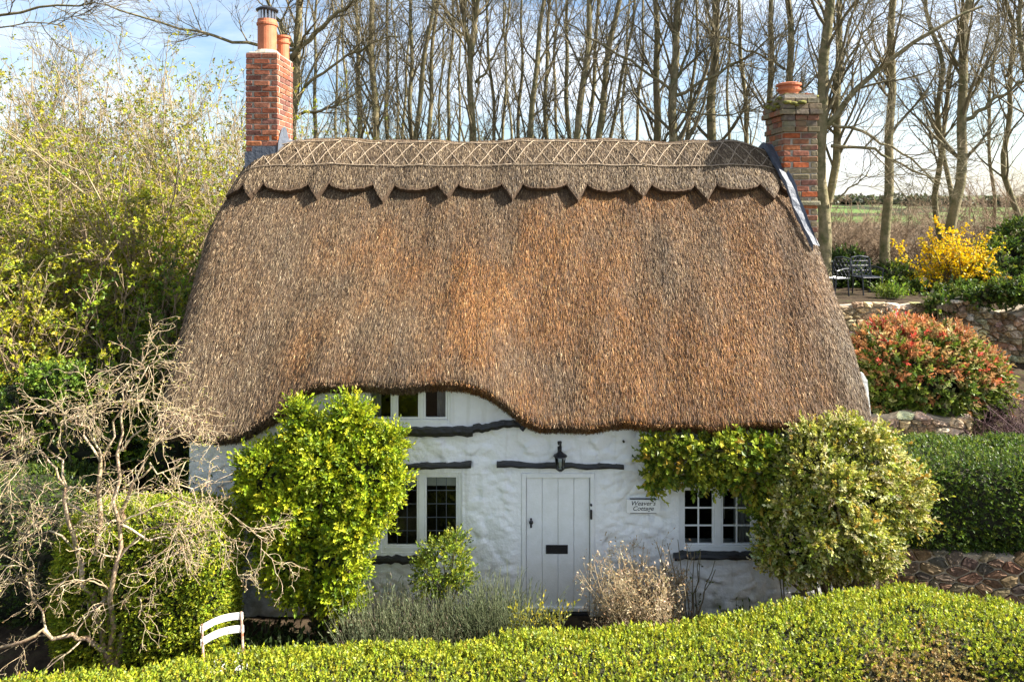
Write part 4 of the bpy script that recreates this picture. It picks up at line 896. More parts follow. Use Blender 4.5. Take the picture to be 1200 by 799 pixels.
# --- red-tipped shrub on the terrace
d = 12.6
lobes = [px_lobe(1080, 440, d, 1.15, .9, .80), px_lobe(1045, 420, d, .72, .7, .62), px_lobe(1125, 440, d, .72, .7, .62), px_lobe(1060, 395, d + .2, .55, .6, .36), px_lobe(1035, 455, d, .5, .6, .5), px_lobe(1150, 455, d, .42, .5, .5), px_lobe(1100, 405, d, .6, .6, .4), px_lobe(1020, 440, d, .35, .4, .5), px_lobe(1165, 470, d, .22, .4, .3), px_lobe(1090, 475, d - .2, .8, .5, .32)]
def redtop(P, N, c):
    m = R.random(len(P)) < np.clip(.24 + .7 * N[:, 2] + .15 * rnd(len(P)), 0.06, .86)
    c[m] = pal(m.sum(), [(.46, .19, .075), (.44, .25, .10), (.44, .07, .045), (.40, .30, .12)], [4, 3, .7, 3]); return c
V, T, c = leafmass(lobes, 190, .18, 8, .095, .042, [(.13, .18, .02), (.20, .24, .035), (.07, .115, .018), (.36, .36, .14)], [4, 3, 3, 1.5], .4, .2, colf=redtop)
bs = A([7.45, d + CAMY, 1.7]); P, r = stems_from(bs, [l_[0] for l_ in lobes], .04, .08); sv, sq = tubes(P, r, 6); iv, iq = ell_mesh(lobes[:5], .5)
shrub_obj('photinia_shrub', 'domed shrub with red-bronze young leaves over green on the terrace', 'shrub', bs, [('stems', sv, sq, M_twig, None), ('inner_twigs', iv, iq, M_core, None), ('foliage', V, T, M_leaf, c)])
# --- dark purple bare shrub at the frame edge
b0 = A([(1196 - 600) * 12 / F, 2.7, 1.0]); n0 = 70; P1 = walk(np.repeat(b0[None], n0, 0) + rnd(n0, 3) * A([.5, .3, .1]), nrm(np.stack([.8 * rnd(n0), .6 * rnd(n0), np.ones(n0)], 1)), R.uniform(.9, 1.7, n0), 7, .15, -.03); r1 = np.broadcast_to(np.linspace(.012, .005, 7), (n0, 7))
P2, r2 = spawn(P1, r1, 9, .2, 1, (.4, 1.1), (.25, .5), 5, .2, -.05, .7, .5, .004); P3, r3 = spawn(P2, r2, 3, .2, 1, (.4, 1), (.1, .25), 3, .2, 0, .8, .5, .003); sv, sq = wood([(P1, r1), (P2, r2), (P3, r3)], [4, 3, 3])
M_purple = plain('purple_twig', (.11, .055, .055), .8, (.06, .03, .032), 6)
shrub_obj('bare_shrub', 'dark purple-brown bare twiggy shrub next to the red-tipped shrub', 'shrub', b0, [('stems', sv, sq, M_purple, None)])
# --- forsythia
b0 = W(1115, 352, 17.2); b0[2] = terrain(b0[0], b0[1]); n0 = 46
tp_ = A([W(x_, y_, 17.2) for x_, y_ in zip(R.uniform(1060, 1172, n0), R.uniform(258, 320, n0))]); tp_[:, 1] += .5 * rnd(n0)
ctr = W(1118, 300, 17.2); tp_[:, 2] -= .28 * np.abs(tp_[:, 0] - ctr[0])**1.2
P1 = b0 + (tp_ - b0)[:, None] * np.linspace(0, 1, 8)[None, :, None] + .06 * rnd(n0, 8, 3); P1[:, 0] = b0 + .15 * rnd(n0, 3) * A([1, 1, .1]); r1 = np.broadcast_to(np.linspace(.018, .006, 8), (n0, 8))
P2, r2 = spawn(P1, r1, 7, .3, .98, (.3, .8), (.3, .65), 5, .12, .06, .6, .5, .004); sv, sq = wood([(P1, r1), (P2, r2)], [5, 3])
ts = R.random((len(P2), 16)); fi = ts * 4; ii = np.minimum(fi.astype(int), 3); ff = (fi - ii)[..., None]; ar = np.arange(len(P2))[:, None]; fl = (P2[ar, ii] * (1 - ff) + P2[ar, ii + 1] * ff).reshape(-1, 3)
V, T, c = leaves(fl + .02 * rnd(*fl.shape), rnd(*fl.shape), rnd(*fl.shape), .075, .05, pal(len(fl), [(.80, .56, .004), (.76, .48, .003), (.68, .56, .02), (.4, .36, .03)], [5, 3, 2, .8], .1))
shrub_obj('forsythia', 'bright yellow flowering bush beyond the terrace', 'shrub', b0, [('stems', sv, sq, M_twig, None), ('blossom', V, T, M_leaf, c)])

# --- evergreens and ivy round the upper terrace
def leafy(name, label, cat, lobes, base, dens, shoot, nl, ll, lw, cols, wts, up=.4, core=True, st=True, group=None, depth=.18, zmin=-9):
    V, T, c = leafmass(lobes, dens, shoot, nl, ll, lw, cols, wts, up, depth, zmin=zmin); parts = []
    if st: P, r = stems_from(base, [l_[0] for l_ in lobes], .03, .08); sv, sq = tubes(P, r, 5); parts.append(('stems', sv, sq, M_twig, None))
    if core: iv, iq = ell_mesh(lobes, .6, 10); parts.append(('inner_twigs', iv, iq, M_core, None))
    parts.append(('foliage', V, T, M_leaf, c)); return shrub_obj(name, label, cat, base, parts, group)
def gb(px, d): x_ = (px - 600) * d / F; return A([x_, d + CAMY, float(terrain(x_, d + CAMY))])
leafy('laurel_bush', 'glossy dark laurel bush behind the two metal chairs', 'shrub', [px_lobe(992, 320, 18, .55, .5, .62), px_lobe(1008, 332, 18, .4, .4, .42), px_lobe(975, 335, 18, .4, .4, .5)], gb(992, 18), 120, .2, 7, .11, .05, [(.05, .09, .014), (.09, .14, .02), (.03, .05, .012), (.14, .18, .03)], [4, 3, 3, 1])
leafy('ivy_bank', 'dark ivy-covered bank below the yellow bush', 'ivy', [px_lobe(1050, 345, 17, .7, .4, .42), px_lobe(1090, 352, 16.6, .8, .4, .40), px_lobe(1130, 350, 16.2, .6, .4, .42), px_lobe(1045, 325, 17.6, .5, .4, .4)], gb(1080, 17), 90, .16, 6, .085, .06, dkg + [(.12, .13, .03)], [4, 4, 4, 2, 2, 1.5])
leafy('ivy_mat', 'ivy hanging over the top of the tall rough stone wall', 'ivy', [px_lobe(1125, 355, 14.6, .62, .35, .24), px_lobe(1160, 348, 14.2, .55, .35, .22), px_lobe(1200, 340, 13.9, .7, .35, .25), px_lobe(1100, 368, 14.5, .35, .25, .40)], gb(1150, 14.4), 150, .14, 6, .075, .055, dkg + [(.16, .17, .05), (.14, .10, .05)], [4, 4, 3, 2, 2, 1.5, 1], 0.1)
leafy('evergreen_bush', 'dark evergreen bush behind and beside the yellow flowering bush', 'shrub', [px_lobe(1172, 315, 17.6, .7, .6, .75), px_lobe(1200, 300, 18, .8, .7, .95), px_lobe(1150, 330, 17.2, .5, .5, .5), px_lobe(1225, 320, 17.5, .7, .7, .8)], gb(1180, 17.8), 95, .2, 6, .10, .055, dkg + [(.13, .15, .05)], [4, 4, 4, 2, 2, 1.2])
tuft(1042, 347, 15.8, .24, .16, 70, .34, .12, .03, [(.14, .22, .025), (.2, .26, .03)], [2, 2], 'leafy_perennial', 'fresh green tuft on the terrace edge below the metal chair', 'plant', .5, 6, .6)
tuft(1003, 385, 13.4, .25, .2, 70, .45, .10, .04, [(.09, .14, .02), (.2, .2, .03)], [3, 2], 'leafy_perennial', 'green low plant between the thatch edge and the red-tipped shrub', 'plant', .5, 7, .7)

# --- brown bramble thickets beyond the terrace
def thicket(name, label, b0, wx_, wy_, n0, h, cols_leaf=None, mat=M_twig, leafn=0, group=None, ll=.05, lw=.03, k2=8, k3=4, rr=(.016, .007), lean=.55, arch=-.03, up0=1.0):
    b0 = A(b0, float); st = b0 + np.stack([wx_ * R.uniform(-1, 1, n0), wy_ * R.uniform(-1, 1, n0), np.zeros(n0)], 1); st[:, 2] = terrain(st[:, 0], st[:, 1]) - .05
    P1 = walk(st, nrm(np.stack([lean * rnd(n0), lean * rnd(n0), up0 * np.ones(n0)], 1)), h * R.uniform(.6, 1.15, n0), 8, .09, arch); r1 = np.linspace(rr[0], rr[1], 8)[None] * R.uniform(.6, 1.3, n0)[:, None]
    P2, r2 = spawn(P1, r1, k2, .15, .98, (.35, .9), (.18 * h, .36 * h), 5, .14, .03, .6, .45, .005); P3, r3 = spawn(P2, r2, k3, .2, 1, (.4, 1.), (.06 * h, .16 * h), 2, .2, .02, .7, .6, .0045)
    sv, sq = wood([(P1, r1), (P2, r2), (P3, r3)], [5, 3, 3]); parts = [('stems', sv, sq, mat, None)]
    if leafn:
        src = np.concatenate([P3[:, -1], (P3[:, 0] + P3[:, 1]) / 2, P2[:, 3]]); k = R.integers(0, len(src), leafn); c_ = src[k]
        cl, wl_ = cols_leaf; V, T, c = shoots(c_ + .03 * rnd(leafn, 3), rnd(leafn, 3) + A([0, 0, .6]), .10, 5, ll, lw, pal(leafn, cl, wl_), .9); parts.append(('foliage', V, T, M_leaf, c))
    return shrub_obj(name, label, 'shrub', b0, parts, group)
M_bram = plain('bramble_cane', (.33, .24, .15), .9, (.19, .13, .08), 3)
for k, (px_, d_, wx_, h_, lab) in enumerate(((992, 23, .8, 1.7, 'brown bramble thicket behind the laurel bush'), (1030, 25, 1.0, 1.9, 'brown bramble thicket seen above the metal chair'), (1068, 22, .9, 2.0, 'brown bare thicket behind the yellow bush'), (1190, 21, 1.2, 4.2, 'tall bare twiggy thicket behind the dark evergreen bush'), (1150, 23, 1.0, 3.0, 'bare twiggy bush rising behind the yellow bush'), (1100, 27, 1.4, 2.0, 'brown thicket between the tree trunks beyond the yellow bush'), (965, 26, 1.2, 2.0, 'brown thicket beyond the weathered chimney'))):
    thicket('bramble_thicket', lab, gb(px_, d_), wx_, .7, 46, h_, None, M_bram, 0, 'bare thickets beyond the terrace', k2=8, k3=5)

# --- left bank: mixed scrub
yg = [(.33, .34, .02), (.23, .27, .02), (.42, .40, .022), (.14, .18, .02), (.26, .21, .04)]
gg = [(.12, .19, .018), (.20, .27, .02), (.28, .34, .02), (.06, .105, .016)]
SC = [(25, 16.5, 1.5, 5.0, 1900, yg, M_palet, 'yellow-budded bush at the far end of the scrub bank'), (100, 16.0, 1.4, 5.4, 1500, yg, M_palet, 'tall pale-stemmed bush with sparse yellow-green leaves'),
      (180, 15.5, 1.2, 5.9, 1500, yg, M_palet, 'tallest bush of straight pale stems on the bank'), (245, 15.2, 1.0, 5.6, 1400, yg, M_palet, 'twiggy bush rising beside the red brick chimney'),
      (60, 13.5, 1.3, 3.9, 3000, yg, M_palet, 'arching bush covered in yellow-green spring leaves'), (140, 13.0, 1.1, 3.7, 3000, yg, M_palet, 'dense yellow-green bush in the middle of the scrub bank'),
      (205, 12.8, .8, 3.6, 2800, yg, M_bram, 'yellow-green leafy bush touching the thatch verge'), (20, 11.6, .9, 2.7, 2400, yg, M_palet, 'low bush of arching pale twigs at the frame edge of the bank'),
      (95, 11.3, .9, 2.5, 2400, yg, M_bram, 'low arching bush in front of the scrub bank'), (165, 11.2, .7, 2.4, 2600, gg, M_bram, 'green leafy bush low on the bank beside the eave'),
      (-60, 14.0, 1.2, 4.0, 900, yg, M_palet, 'pale bush partly outside the frame on the bank'), (305, 17.0, 1.0, 5.0, 500, yg, M_palet, 'twiggy bush hidden behind the red brick chimney'),
      (200, 11.6, .35, 2.2, 1800, gg, M_bram, 'small bright green bush squeezed against the thatch'),
      (130, 17.5, 1.3, 5.2, 500, yg, M_bram, 'reddish-brown twiggy bush at the back of the bank')]
for px_, d_, wx_, h_, ln_, cl, mt, lab in SC:
    thicket('scrub_bush', lab, gb(px_, d_), wx_, .75, 44, h_, (cl, [4, 3, 3, 2, 1][:len(cl)]), mt, ln_, 'scrub bushes on the bank', .058, .040, 8, 4, (.020, .008), .30, .0)
leafy('ivy_bank', 'low dark ivy patch at the foot of the scrub bank', 'ivy', [px_lobe(75, 450, 10.2, .5, .4, .35), px_lobe(20, 470, 10.2, .6, .4, .4), px_lobe(150, 470, 10.3, .6, .4, .4), px_lobe(200, 520, 9.9, .35, .4, .7), px_lobe(100, 520, 10, .9, .4, .5), px_lobe(230, 600, 9.3, .3, .3, .8)], gb(90, 10.2), 120, .15, 6, .06, .045, gg + [(.02, .04, .012)], [3, 3, 2, 3, 4])
leafy('ivy_mat', 'bright green ivy clump on the bank above the contorted tree', 'ivy', [px_lobe(72, 452, 9.7, .22, .2, .2), px_lobe(50, 438, 9.75, .2, .2, .16), px_lobe(84, 436, 9.8, .18, .2, .14)], gb(70, 9.75), 240, .13, 6, .055, .045, [(.12, .2, .02), (.18, .26, .03), (.06, .11, .016)], [3, 3, 2])

dk2 = [(.09, .13, .018), (.15, .19, .02), (.05, .08, .016), (.22, .24, .022)]  # added bushes: their dark green stands in for shaded gaps in the scrub
for lab, lb, bp_ in (('broad olive-green bush added for dark depth in the scrub bank', [px_lobe(45, 345, 13.6, .9, .5, .75), px_lobe(100, 380, 13.2, .7, .5, .6), px_lobe(10, 390, 13.2, .7, .5, .6)], (50, 13.6)), ('olive-green bush added for dark depth behind the thatch verge', [px_lobe(170, 350, 13.4, .7, .5, .7), px_lobe(205, 385, 13, .5, .5, .6), px_lobe(140, 400, 12.6, .6, .5, .5)], (175, 13.4))):
    leafy('depth_bush', lab, 'shrub', lb, gb(*bp_), 75, .25, 6, .075, .045, dk2, [3, 3, 3, 2], .5, False, True, 'scrub bushes on the bank', .5)
# --- contorted bare tree in front
b0 = W(132, 778, 7.75); b0[2] -= .1; ct = thing('contorted_tree', 'small bare tree with pale twisted branches in front of the rounded box hedge', 'tree', b0)
def arc(p, dz, m=12, wig=.02):
    t = np.linspace(0, 1, m); k = (len(p) - 1) * t; i_ = np.minimum(k.astype(int), len(p) - 2); f_ = (k - i_)[:, None]; p = A(p)
    q_ = p[i_] * (1 - f_) + p[i_ + 1] * f_; q_[1:-1] = (q_[:-2] + 2 * q_[1:-1] + q_[2:]) / 4; q_[1:-1] = (q_[:-2] + 2 * q_[1:-1] + q_[2:]) / 4
    return q_ + 1.5 * wig * rnd(m, 3) * np.sin(np.clip(t * 3, 0, 1.57))[:, None]
ST = [([(131, 778), (128, 700), (118, 620), (112, 540)], 0, .044), ([(135, 778), (150, 715), (148, 640), (150, 560)], .1, .042), ([(126, 778), (110, 705), (85, 640), (78, 570)], -.1, .040),
      ([(129, 778), (134, 700), (138, 630), (140, 530)], -.15, .034), ([(132, 772), (95, 745), (50, 740), (-10, 770)], -.3, .030), ([(128, 775), (118, 720), (100, 660), (105, 600)], .25, .032)]
P0 = np.stack([arc([W(x_, y_, 7.75 + dd * min(1, k / 2)) for k, (x_, y_) in enumerate(pp_)], 0) for pp_, dd, rr_ in ST]); P0[:, 0, 2] -= .12
r0 = np.stack([np.linspace(rr_, rr_ * .5, 12) for _, _, rr_ in ST])
LB = [([(149, 600), (185, 590), (225, 575), (292, 640)], -.2), ([(150, 620), (190, 640), (235, 630), (275, 590), (296, 660)], -.35), ([(150, 560), (175, 530), (205, 500), (245, 488)], .0), ([(140, 540), (150, 480), (165, 425), (185, 430)], .1), ([(140, 540), (160, 455), (170, 420), (140, 440)], -.1),
      ([(112, 545), (85, 490), (40, 475), (-10, 490)], .1), ([(78, 570), (45, 530), (10, 540), (-20, 590)], -.2), ([(85, 640), (50, 610), (10, 640), (-30, 640)], -.1), ([(112, 540), (110, 500), (80, 480), (60, 520)], -.3), ([(150, 560), (190, 540), (220, 560), (225, 620)], .2), ([(105, 600), (60, 580), (30, 610), (20, 680)], .2), ([(78, 570), (70, 520), (20, 500), (0, 500)], .3), ([(148, 650), (180, 610), (215, 620), (230, 680)], -.3), ([(140, 540), (170, 500), (200, 480), (195, 530)], -.25), ([(60, 740), (40, 700), (20, 650), (-10, 660)], -.3)]
PL = np.stack([arc([W(x_, y_, 7.75 + dd * (k + 1) / len(pp_)) for k, (x_, y_) in enumerate(pp_)], 0, 12, .035) for pp_, dd in LB]); fp = P0.reshape(-1, 3)
for k in range(len(PL)):
    j_ = ((fp - PL[k, 0])**2).sum(1).argmin(); PL[k] += (fp[j_] - PL[k, 0]) * np.linspace(1, 0, 12)[:, None]**2
rL = np.broadcast_to(np.linspace(.013, .004, 12), (len(LB), 12))
P1, r1 = spawn(np.concatenate([P0, PL]), np.concatenate([r0, rL]), 4, .3, 1., (.4, 1.2), (.4, .9), 10, .24, -.035, .40, .3, .004); P1 = np.concatenate([P1, PL[:, 2:]]); r1 = np.concatenate([r1, rL[:, 2:]])
P2, r2 = spawn(P1, r1, 5, .12, 1, (.35, 1.1), (.22, .6), 8, .30, -.08, .6, .3, .0030)
P3, r3 = spawn(P2, r2, 3, .1, 1, (.4, 1.2), (.08, .28), 5, .36, -.09, .7, .4, .0023)
P4, r4 = spawn(P3[::2], r3[::2], 2, .2, 1, (.5, 1.3), (.04, .12), 4, .5, -.03, .8, .6, .0024)
P1b, r1b, P2b, r2b = PL, rL, P2[:2], r2[:2]
tv, tq = wood([(P0, r0)], [9]); tcol = pal(len(tv), [(.34, .24, .14), (.42, .33, .22), (.26, .17, .10)], [3, 2, 1]); mk('trunk', tv, tq, M_pale, ct, col=tcol, smooth=True)
bv, bq = wood([(P1, r1), (P1b, r1b), (P2, r2), (P2b, r2b), (P3, r3), (P4, r4)], [6, 6, 4, 4, 3, 3]); mk('branches', bv, bq, M_pale, ct, col=pal(len(bv), [(.40, .31, .19), (.50, .41, .28), (.28, .20, .12)], [3, 2, 1.5], .12), smooth=True)
bu = np.concatenate([P3[:, -1], P4[:, -1], P3[::2, 3]]); V, T, c = leaves(bu, rnd(*bu.shape), rnd(*bu.shape), .026, .015, pal(len(bu), [(.34, .28, .10), (.30, .30, .05), (.36, .22, .10)], [2, 2, 1])); mk('buds', V, T, M_leaf, ct, col=c)

# ------------------------------------------------------------------ woodland behind
def bare_tree(label, x0, x1, d, wpx, h=15., fork=None, limbs=(), dens=1.0, wob=.12, name='bare_tree', y_low=.22, vis_base=None, crown=True):
    """x0, x1: trunk x in photo pixels at y=160 and y=0; d distance; wpx trunk width in pixels"""
    a0 = W(x0, 160, d); a1 = W(x1, 0, d + .15); dirv = (a1 - a0) / (a1[2] - a0[2]); zb = float(terrain(a0[0], a0[1])) - .1
    base = a0 + dirv * (zb - a0[2]); base[1] = a0[1]; m = 22; zs = np.linspace(zb, zb + h, m)
    cx_ = base[0] + dirv[0] * (zs - zb); cy_ = base[1] + 0 * zs
    ph = R.uniform(0, 6, 2); k_ = sm(0, 3, zs - zb); cx_ = cx_ + wob * np.sin(zs * .9 + ph[0]) * k_ * .5 + wob * .3 * np.sin(zs * 2.3 + ph[1]); cy_ = cy_ + wob * np.sin(zs * .8 + ph[1])
    r0 = wpx * 1.06 * d / F / 2; rr_ = r0 * (1.05 - .75 * np.linspace(0, 1, m)**1.2); rr_[0] *= 1.35; rr_[1] *= 1.1
    P0 = np.stack([cx_, cy_, zs], 1)[None]; root = thing(name, label, 'tree', (base[0], base[1], zb), 'bare woodland trees behind the cottage')
    Ts = [(P0, rr_[None])]
    big = []
    for (px0, py0, px1, py1, px2, py2, wl) in limbs:       # main limbs traced in the plane of the tree
        p = [W(px0, py0, d), W(px1, py1, d - .2), W(px2, py2, d - .4)]; tt = np.linspace(0, 1, 12)[:, None]
        big.append(((1-tt)**2 * p[0] + 2 * tt * (1-tt) * p[1] + tt**2 * p[2] + .03 * rnd(12, 3), np.linspace(wl * d / F / 2, wl * d / F / 5, 12)))
    lv = []
    n1 = int(26 * dens); P1, r1 = spawn(P0, rr_[None], n1, y_low, .97, (.35, .85), (1.4, 3.6), 7, .10, .10, .40, .25, .010); lv.append((P1, r1))
    if big:
        Pb = np.stack([b_[0] for b_ in big]); rb = np.stack([b_[1] for b_ in big]); Ts.append((Pb, rb)); Pc, rc = spawn(Pb, rb, 7, .15, .97, (.4, 1.0), (.8, 2.2), 7, .13, .06, .5, .3, .009); lv.append((Pc, rc))
        P1 = np.concatenate([P1, Pc]); r1 = np.concatenate([r1, rc])
    P2, r2 = spawn(P1, r1, 7, .15, 1, (.35, .9), (.5, 1.4), 4, .14, .06, .55, .4, .0065); P3, r3 = spawn(P2, r2, 4, .15, 1, (.35, 1.0), (.25, .7), 3, .16, .04, .7, .5, .005)
    V, Q = wood(Ts, [10, 8][:len(Ts)]); mk('trunk', V, Q, M_bark, root, smooth=True)
    V, Q = wood(lv + [(P2, r2), (P3, r3)], [5] * len(lv) + [3, 3]); mk('crown', V, Q, M_twig, root)
    return root
ordn = ['first', 'second', 'third', 'fourth', 'fifth', 'sixth', 'seventh', 'eighth', 'ninth', 'tenth', 'eleventh', 'twelfth', 'thirteenth', 'fourteenth', 'fifteenth', 'sixteenth', 'seventeenth', 'eighteenth', 'nineteenth', 'twentieth', 'twenty-first', 'twenty-second', 'twenty-third', 'twenty-fourth', 'twenty-fifth', 'twenty-sixth', 'twenty-seventh', 'twenty-eighth', 'twenty-ninth', 'thirtieth', 'thirty-first', 'thirty-second', 'thirty-third', 'thirty-fourth']
# slender trunks standing over the ridge: (x at y=160, x at y=0, distance, width px)
TR = [(368, 374, 22, 5), (419, 422, 21, 7), (441, 436, 19, 9), (456, 452, 22, 5), (474, 480, 24, 4), (484, 480, 21, 6), (488, 508, 20, 7), (502, 513, 21, 6), (526, 531, 23, 5), (578, 571, 22, 5), (588, 598, 24, 4), (607, 612, 22, 5), (622, 638, 19, 8), (640, 643, 22, 6),
      (666, 664, 21, 6), (676, 691, 18.5, 9), (692, 699, 21, 6), (702, 724, 19, 9), (718, 742, 22, 5), (768, 769, 20, 10), (806, 816, 22, 5), (874, 865, 22, 6), (898, 905, 20, 8)] + [(394, 400, 26, 3.5), (408, 402, 25, 4), (466, 462, 26, 3.5), (515, 521, 27, 3.5), (540, 536, 25, 3.5), (598, 590, 27, 3.5), (652, 650, 26, 4), (730, 735, 26, 4), (748, 752, 24, 4.5), (856, 850, 25, 4)]
TR.sort()
for k, (xa, xb, d_, wp) in enumerate(TR):
    bare_tree('slender bare trunk behind the thatch ridge, %s of these counted from the red brick chimney' % ordn[k], xa, xb, d_, wp, R.uniform(11, 13), wob=.10, dens=.8 if wp > 4.6 else .45)
bare_tree('grey bare tree with upswept forked limbs directly behind the red brick chimney', 345, 352, 18, 10, 13, limbs=[(340, 70, 380, 25, 430, -10, 7), (343, 55, 320, 20, 300, -30, 6), (345, 60, 250, 50, 120, 5, 4.5), (350, 110, 400, 60, 470, 40, 4), (352, 135, 395, 130, 440, 90, 4)], dens=1.2)
bare_tree('bare tree with a smooth grey trunk forking into two upright limbs above the ridge', 555, 553, 17.5, 11, 9.5, limbs=[(553, 62, 543, 30, 538, -80, 7.5), (553, 62, 560, 30, 566, -80, 7), (556, 96, 590, 70, 592, 5, 3.5)], dens=.7)
bare_tree('thick pale bare tree with a long branch drooping towards the weathered chimney', 788, 796, 17.5, 11, 14, limbs=[(792, 112, 850, 85, 905, 45, 4.5), (790, 110, 740, 70, 660, 25, 4), (790, 100, 812, 60, 815, 0, 4), (792, 128, 850, 145, 900, 122, 2.6)], dens=1.3)
bare_tree('straight thick bare trunk midway between the drooping-branch tree and the weathered chimney', 834, 838, 19, 11, 15, dens=1.0)
bare_tree('bare trunk rising directly behind the pot of the weathered chimney', 921, 922, 19, 9, 14, limbs=[(921, 80, 880, 60, 830, 40, 3.5)])
bare_tree('stout bare trunk immediately beside the weathered chimney', 966, 963, 16.5, 13, 15, limbs=[(968, 150, 1030, 60, 1150, 8, 7.5), (972, 145, 1040, 160, 1105, 215, 4), (972, 172, 1020, 165, 1100, 215, 4.5), (970, 240, 1010, 215, 1020, 200, 2.5)], dens=1.1)
bare_tree('second stem leaning away from the stout trunk beside the weathered chimney', 976, 987, 16.9, 9, 14, limbs=[(980, 90, 1010, 40, 1045, 0, 3.5)], dens=1.)
bare_tree('clean straight bare trunk standing alone against the sky beyond the metal chairs', 1042, 1045, 17.8, 10, 14, limbs=[(1044, 95, 1030, 70, 1015, 30, 3)], dens=.7)
bare_tree('wavy slim bare tree among the trunks above the yellow bush', 1099, 1086, 20, 6.5, 13, wob=.35)
bare_tree('slim bare trunk just left of the thick one above the yellow bush', 1113, 1117, 21, 5.5, 13, wob=.2)
bare_tree('thick upright bare trunk above the yellow bush with a rising side limb', 1124, 1136, 18.5, 11, 15, limbs=[(1128, 145, 1160, 120, 1210, 88, 5.5), (1128, 140, 1140, 85, 1180, 60, 3.5)], dens=1.1)
bare_tree('thin bare tree near the frame edge above the evergreen bush', 1186, 1168, 20, 6.5, 13, wob=.25, limbs=[(1180, 90, 1195, 40, 1215, 0, 3)])
bare_tree('thin bare pole between the thick trunk and the frame edge', 1163, 1162, 23, 4, 12)
bare_tree('bare tree at the very frame edge behind the evergreen bush', 1206, 1196, 19, 7, 13)
bare_tree('thin bare tree rising out of the scrub at the upper corner', 62, 70, 21, 5, 6.2, dens=1.3, name='scrub_tree')
bare_tree('bare ash-like tree outside the frame whose branch reaches over the sky', -150, -170, 13.5, 16, 13, limbs=[(-120, 60, -10, 5, 112, 3, 5), (-140, 90, -40, 20, 75, 30, 3)], dens=.6)
for k, (px_, d_, h_) in enumerate(((385, 20, 3.2), (460, 21, 3.4), (520, 22, 3.3))):
    thicket('undergrowth_bush', ('tangled mossy undergrowth right behind the red brick chimney', 'tangled undergrowth under the slender trunks', 'thin tangled undergrowth left of the forked tree')[k], gb(px_, d_), 1.3, .8, 26, h_ + 1.2, (yg, [4, 3, 3, 2, 1]), M_twig, 250, 'undergrowth behind the ridge', .06, .035, 8, 4, (.018, .008), .35, 0)

lob = [(A([x_, y_, float(terrain(x_, y_)) + 2.]), A([R.uniform(5, 11), 5, R.uniform(2.5, 4.6)])) for x_, y_ in zip(R.uniform(-330, 420, 95), R.uniform(380, 420, 95))]
P, N = ell_surface(lob, .55); V, T, c = leaves(P, rnd(*P.shape), rnd(*P.shape), 2.2, 1.6, pal(len(P), [(.06, .075, .03), (.09, .10, .04), (.10, .08, .05)], [3, 2, 2]))
V2, Q2 = ell_mesh(lob, .9, 10); tl_ = mk('far_treeline', np.concatenate([V, V2]), [T, Q2 + len(V)], M_leaf, None, col=np.concatenate([c, pal(len(V2), [(.05, .06, .028)], [1])]), kind='stuff'); tag(tl_, 'distant dark treeline along the horizon beyond the green fields', 'treeline')
# ------------------------------------------------------------------ chairs
b0 = A([(260 - 600) * 7.62 / F, CAMY + 7.62, 0.]); ch = thing('bistro_chair', 'white slatted folding chair with rusty iron frame by the rounded hedge', 'chair', b0, None)
rz = math.radians(34); cR = np.array([[math.cos(rz), -math.sin(rz)], [math.sin(rz), math.cos(rz)]])
def loc2(p):                                 # chair space: back at y = 0, seat towards -y
    p = np.atleast_2d(A(p, float)).copy(); p[:, :2] = p[:, :2] @ cR.T; return p + A([b0[0], b0[1], 0])
for s_ in (-1, 1):
    G().tube(loc2([(s_*.205, -.42, .0), (s_*.205, -.26, .25), (s_*.205, -.10, .48), (s_*.205, .0, .875)]), .013, 7).obj('leg', M_rust, ch)
    G().tube(loc2([(s_*.185, -.02, .0), (s_*.185, -.20, .24), (s_*.185, -.38, .45)]), .012, 7).obj('leg', M_rust, ch)
def slat(pz0, pz1, yc, bow, name):
    m = 14; V = []
    for k in range(m + 1):
        t = k / m; xx_ = -.225 + .45 * t; yb = yc + bow * math.sin(t * math.pi); zu = .012 * math.sin(t * math.pi)
        for yy_, zz_ in ((yb - .008, pz0), (yb + .008, pz0), (yb + .016, pz1), (yb, pz1)): V.append((xx_, yy_, zz_ + zu))
    Fs = [(k*4+q_, k*4+(q_+1) % 4, (k+1)*4+(q_+1) % 4, (k+1)*4+q_) for k in range(m) for q_ in range(4)] + [(3, 2, 1, 0), (m*4, m*4+1, m*4+2, m*4+3)]
    G().add(loc2(V), Fs).obj(name, M_chairw, ch)
slat(.795, .862, -.012, .05, 'back_slat'); slat(.665, .735, -.045, .05, 'back_slat')
for k in range(6):
    yv = -.08 - k * .062
    V = [(x_, y_, z_) for x_ in (-.2, .2) for y_ in (yv - .024, yv + .024) for z_ in (.45, .468)]
    G().add(loc2(V), [(0, 1, 3, 2), (4, 6, 7, 5), (0, 4, 5, 1), (2, 3, 7, 6), (0, 2, 6, 4), (1, 5, 7, 3)]).obj('seat_slat', M_chairw, ch)

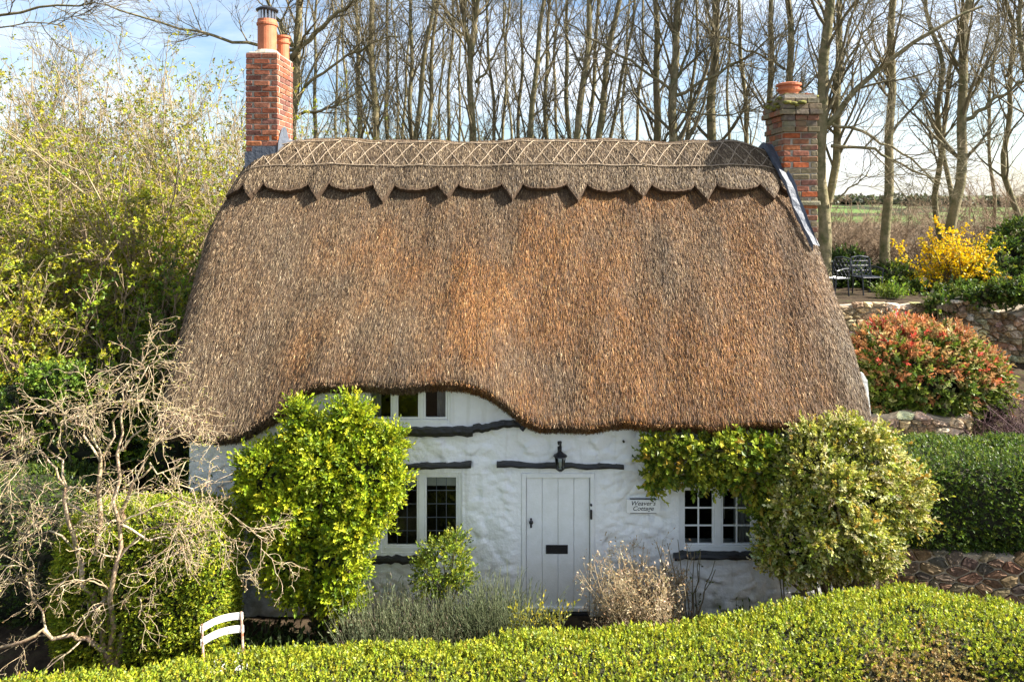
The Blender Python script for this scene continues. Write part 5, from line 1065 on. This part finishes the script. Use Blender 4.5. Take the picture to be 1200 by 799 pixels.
def metal_chair(label, px_, py_, d_, rz):
    b0 = W(px_, py_, d_); b0[2] = float(terrain(b0[0], b0[1])); root = thing('garden_chair', label, 'chair', b0, 'dark metal chairs on the upper terrace'); c_, s_ = math.cos(rz), math.sin(rz)
    def T3(p): p = np.atleast_2d(A(p, float)); return np.stack([b0[0] + p[:, 0]*c_ - p[:, 1]*s_, b0[1] + p[:, 0]*s_ + p[:, 1]*c_, b0[2] + p[:, 2]], 1)
    for sx_ in (-1, 1):
        G().tube(T3([(sx_*.24, -.22, 0), (sx_*.25, -.21, .25), (sx_*.25, -.2, .43)]), .017, 7).obj('leg', M_cast, root); G().tube(T3([(sx_*.22, .24, 0), (sx_*.22, .2, .43)]), .017, 7).obj('leg', M_cast, root)
        G().tube(T3([(sx_*.26, -.2, .43), (sx_*.285, -.2, .62), (sx_*.28, 0, .66), (sx_*.25, .2, .66)]), .016, 7).obj('armrest', M_cast, root)
    g = G(); nb = 7
    g.tube(T3([(-.25, -.22, .43), (.25, -.22, .43), (.25, .22, .43), (-.25, .22, .43), (-.25, -.22, .43)]), .016, 6)
    for k in range(nb): xk = -.21 + .42 * k / (nb - 1); g.tube(T3([(xk, -.21, .43), (xk, .21, .43)]), .014, 5)
    g.obj('seat', M_cast, root)
    g = G(); g.tube(T3([(-.24, .2, .43), (-.25, .26, .8), (-.22, .275, .88), (0, .28, .91), (.22, .275, .88), (.25, .26, .8), (.24, .2, .43)]), .018, 7).obj('back_frame', M_cast, root)
    g = G()
    for k in range(-3, 5):
        for sg in (-1, 1):
            p = [(max(-.24, min(.24, k * .12 - .06 + sg * t * .34)), .21 + .07 * t, .47 + .40 * t) for t in np.linspace(0, 1, 7)]; g.tube(T3(p), .011, 5)
    for zz in (.56, .68, .79): g.tube(T3([(-.245, .21 + .07 * (zz - .43) / .45, zz), (.245, .21 + .07 * (zz - .43) / .45, zz)]), .011, 5)
    g.obj('back_lattice', M_cast, root)
metal_chair('dark metal lattice-backed chair facing out on the terrace', 1016, 352, 16.5, .12)
metal_chair('dark metal chair half hidden by the thatch edge', 977, 349, 16.2, -1.2)
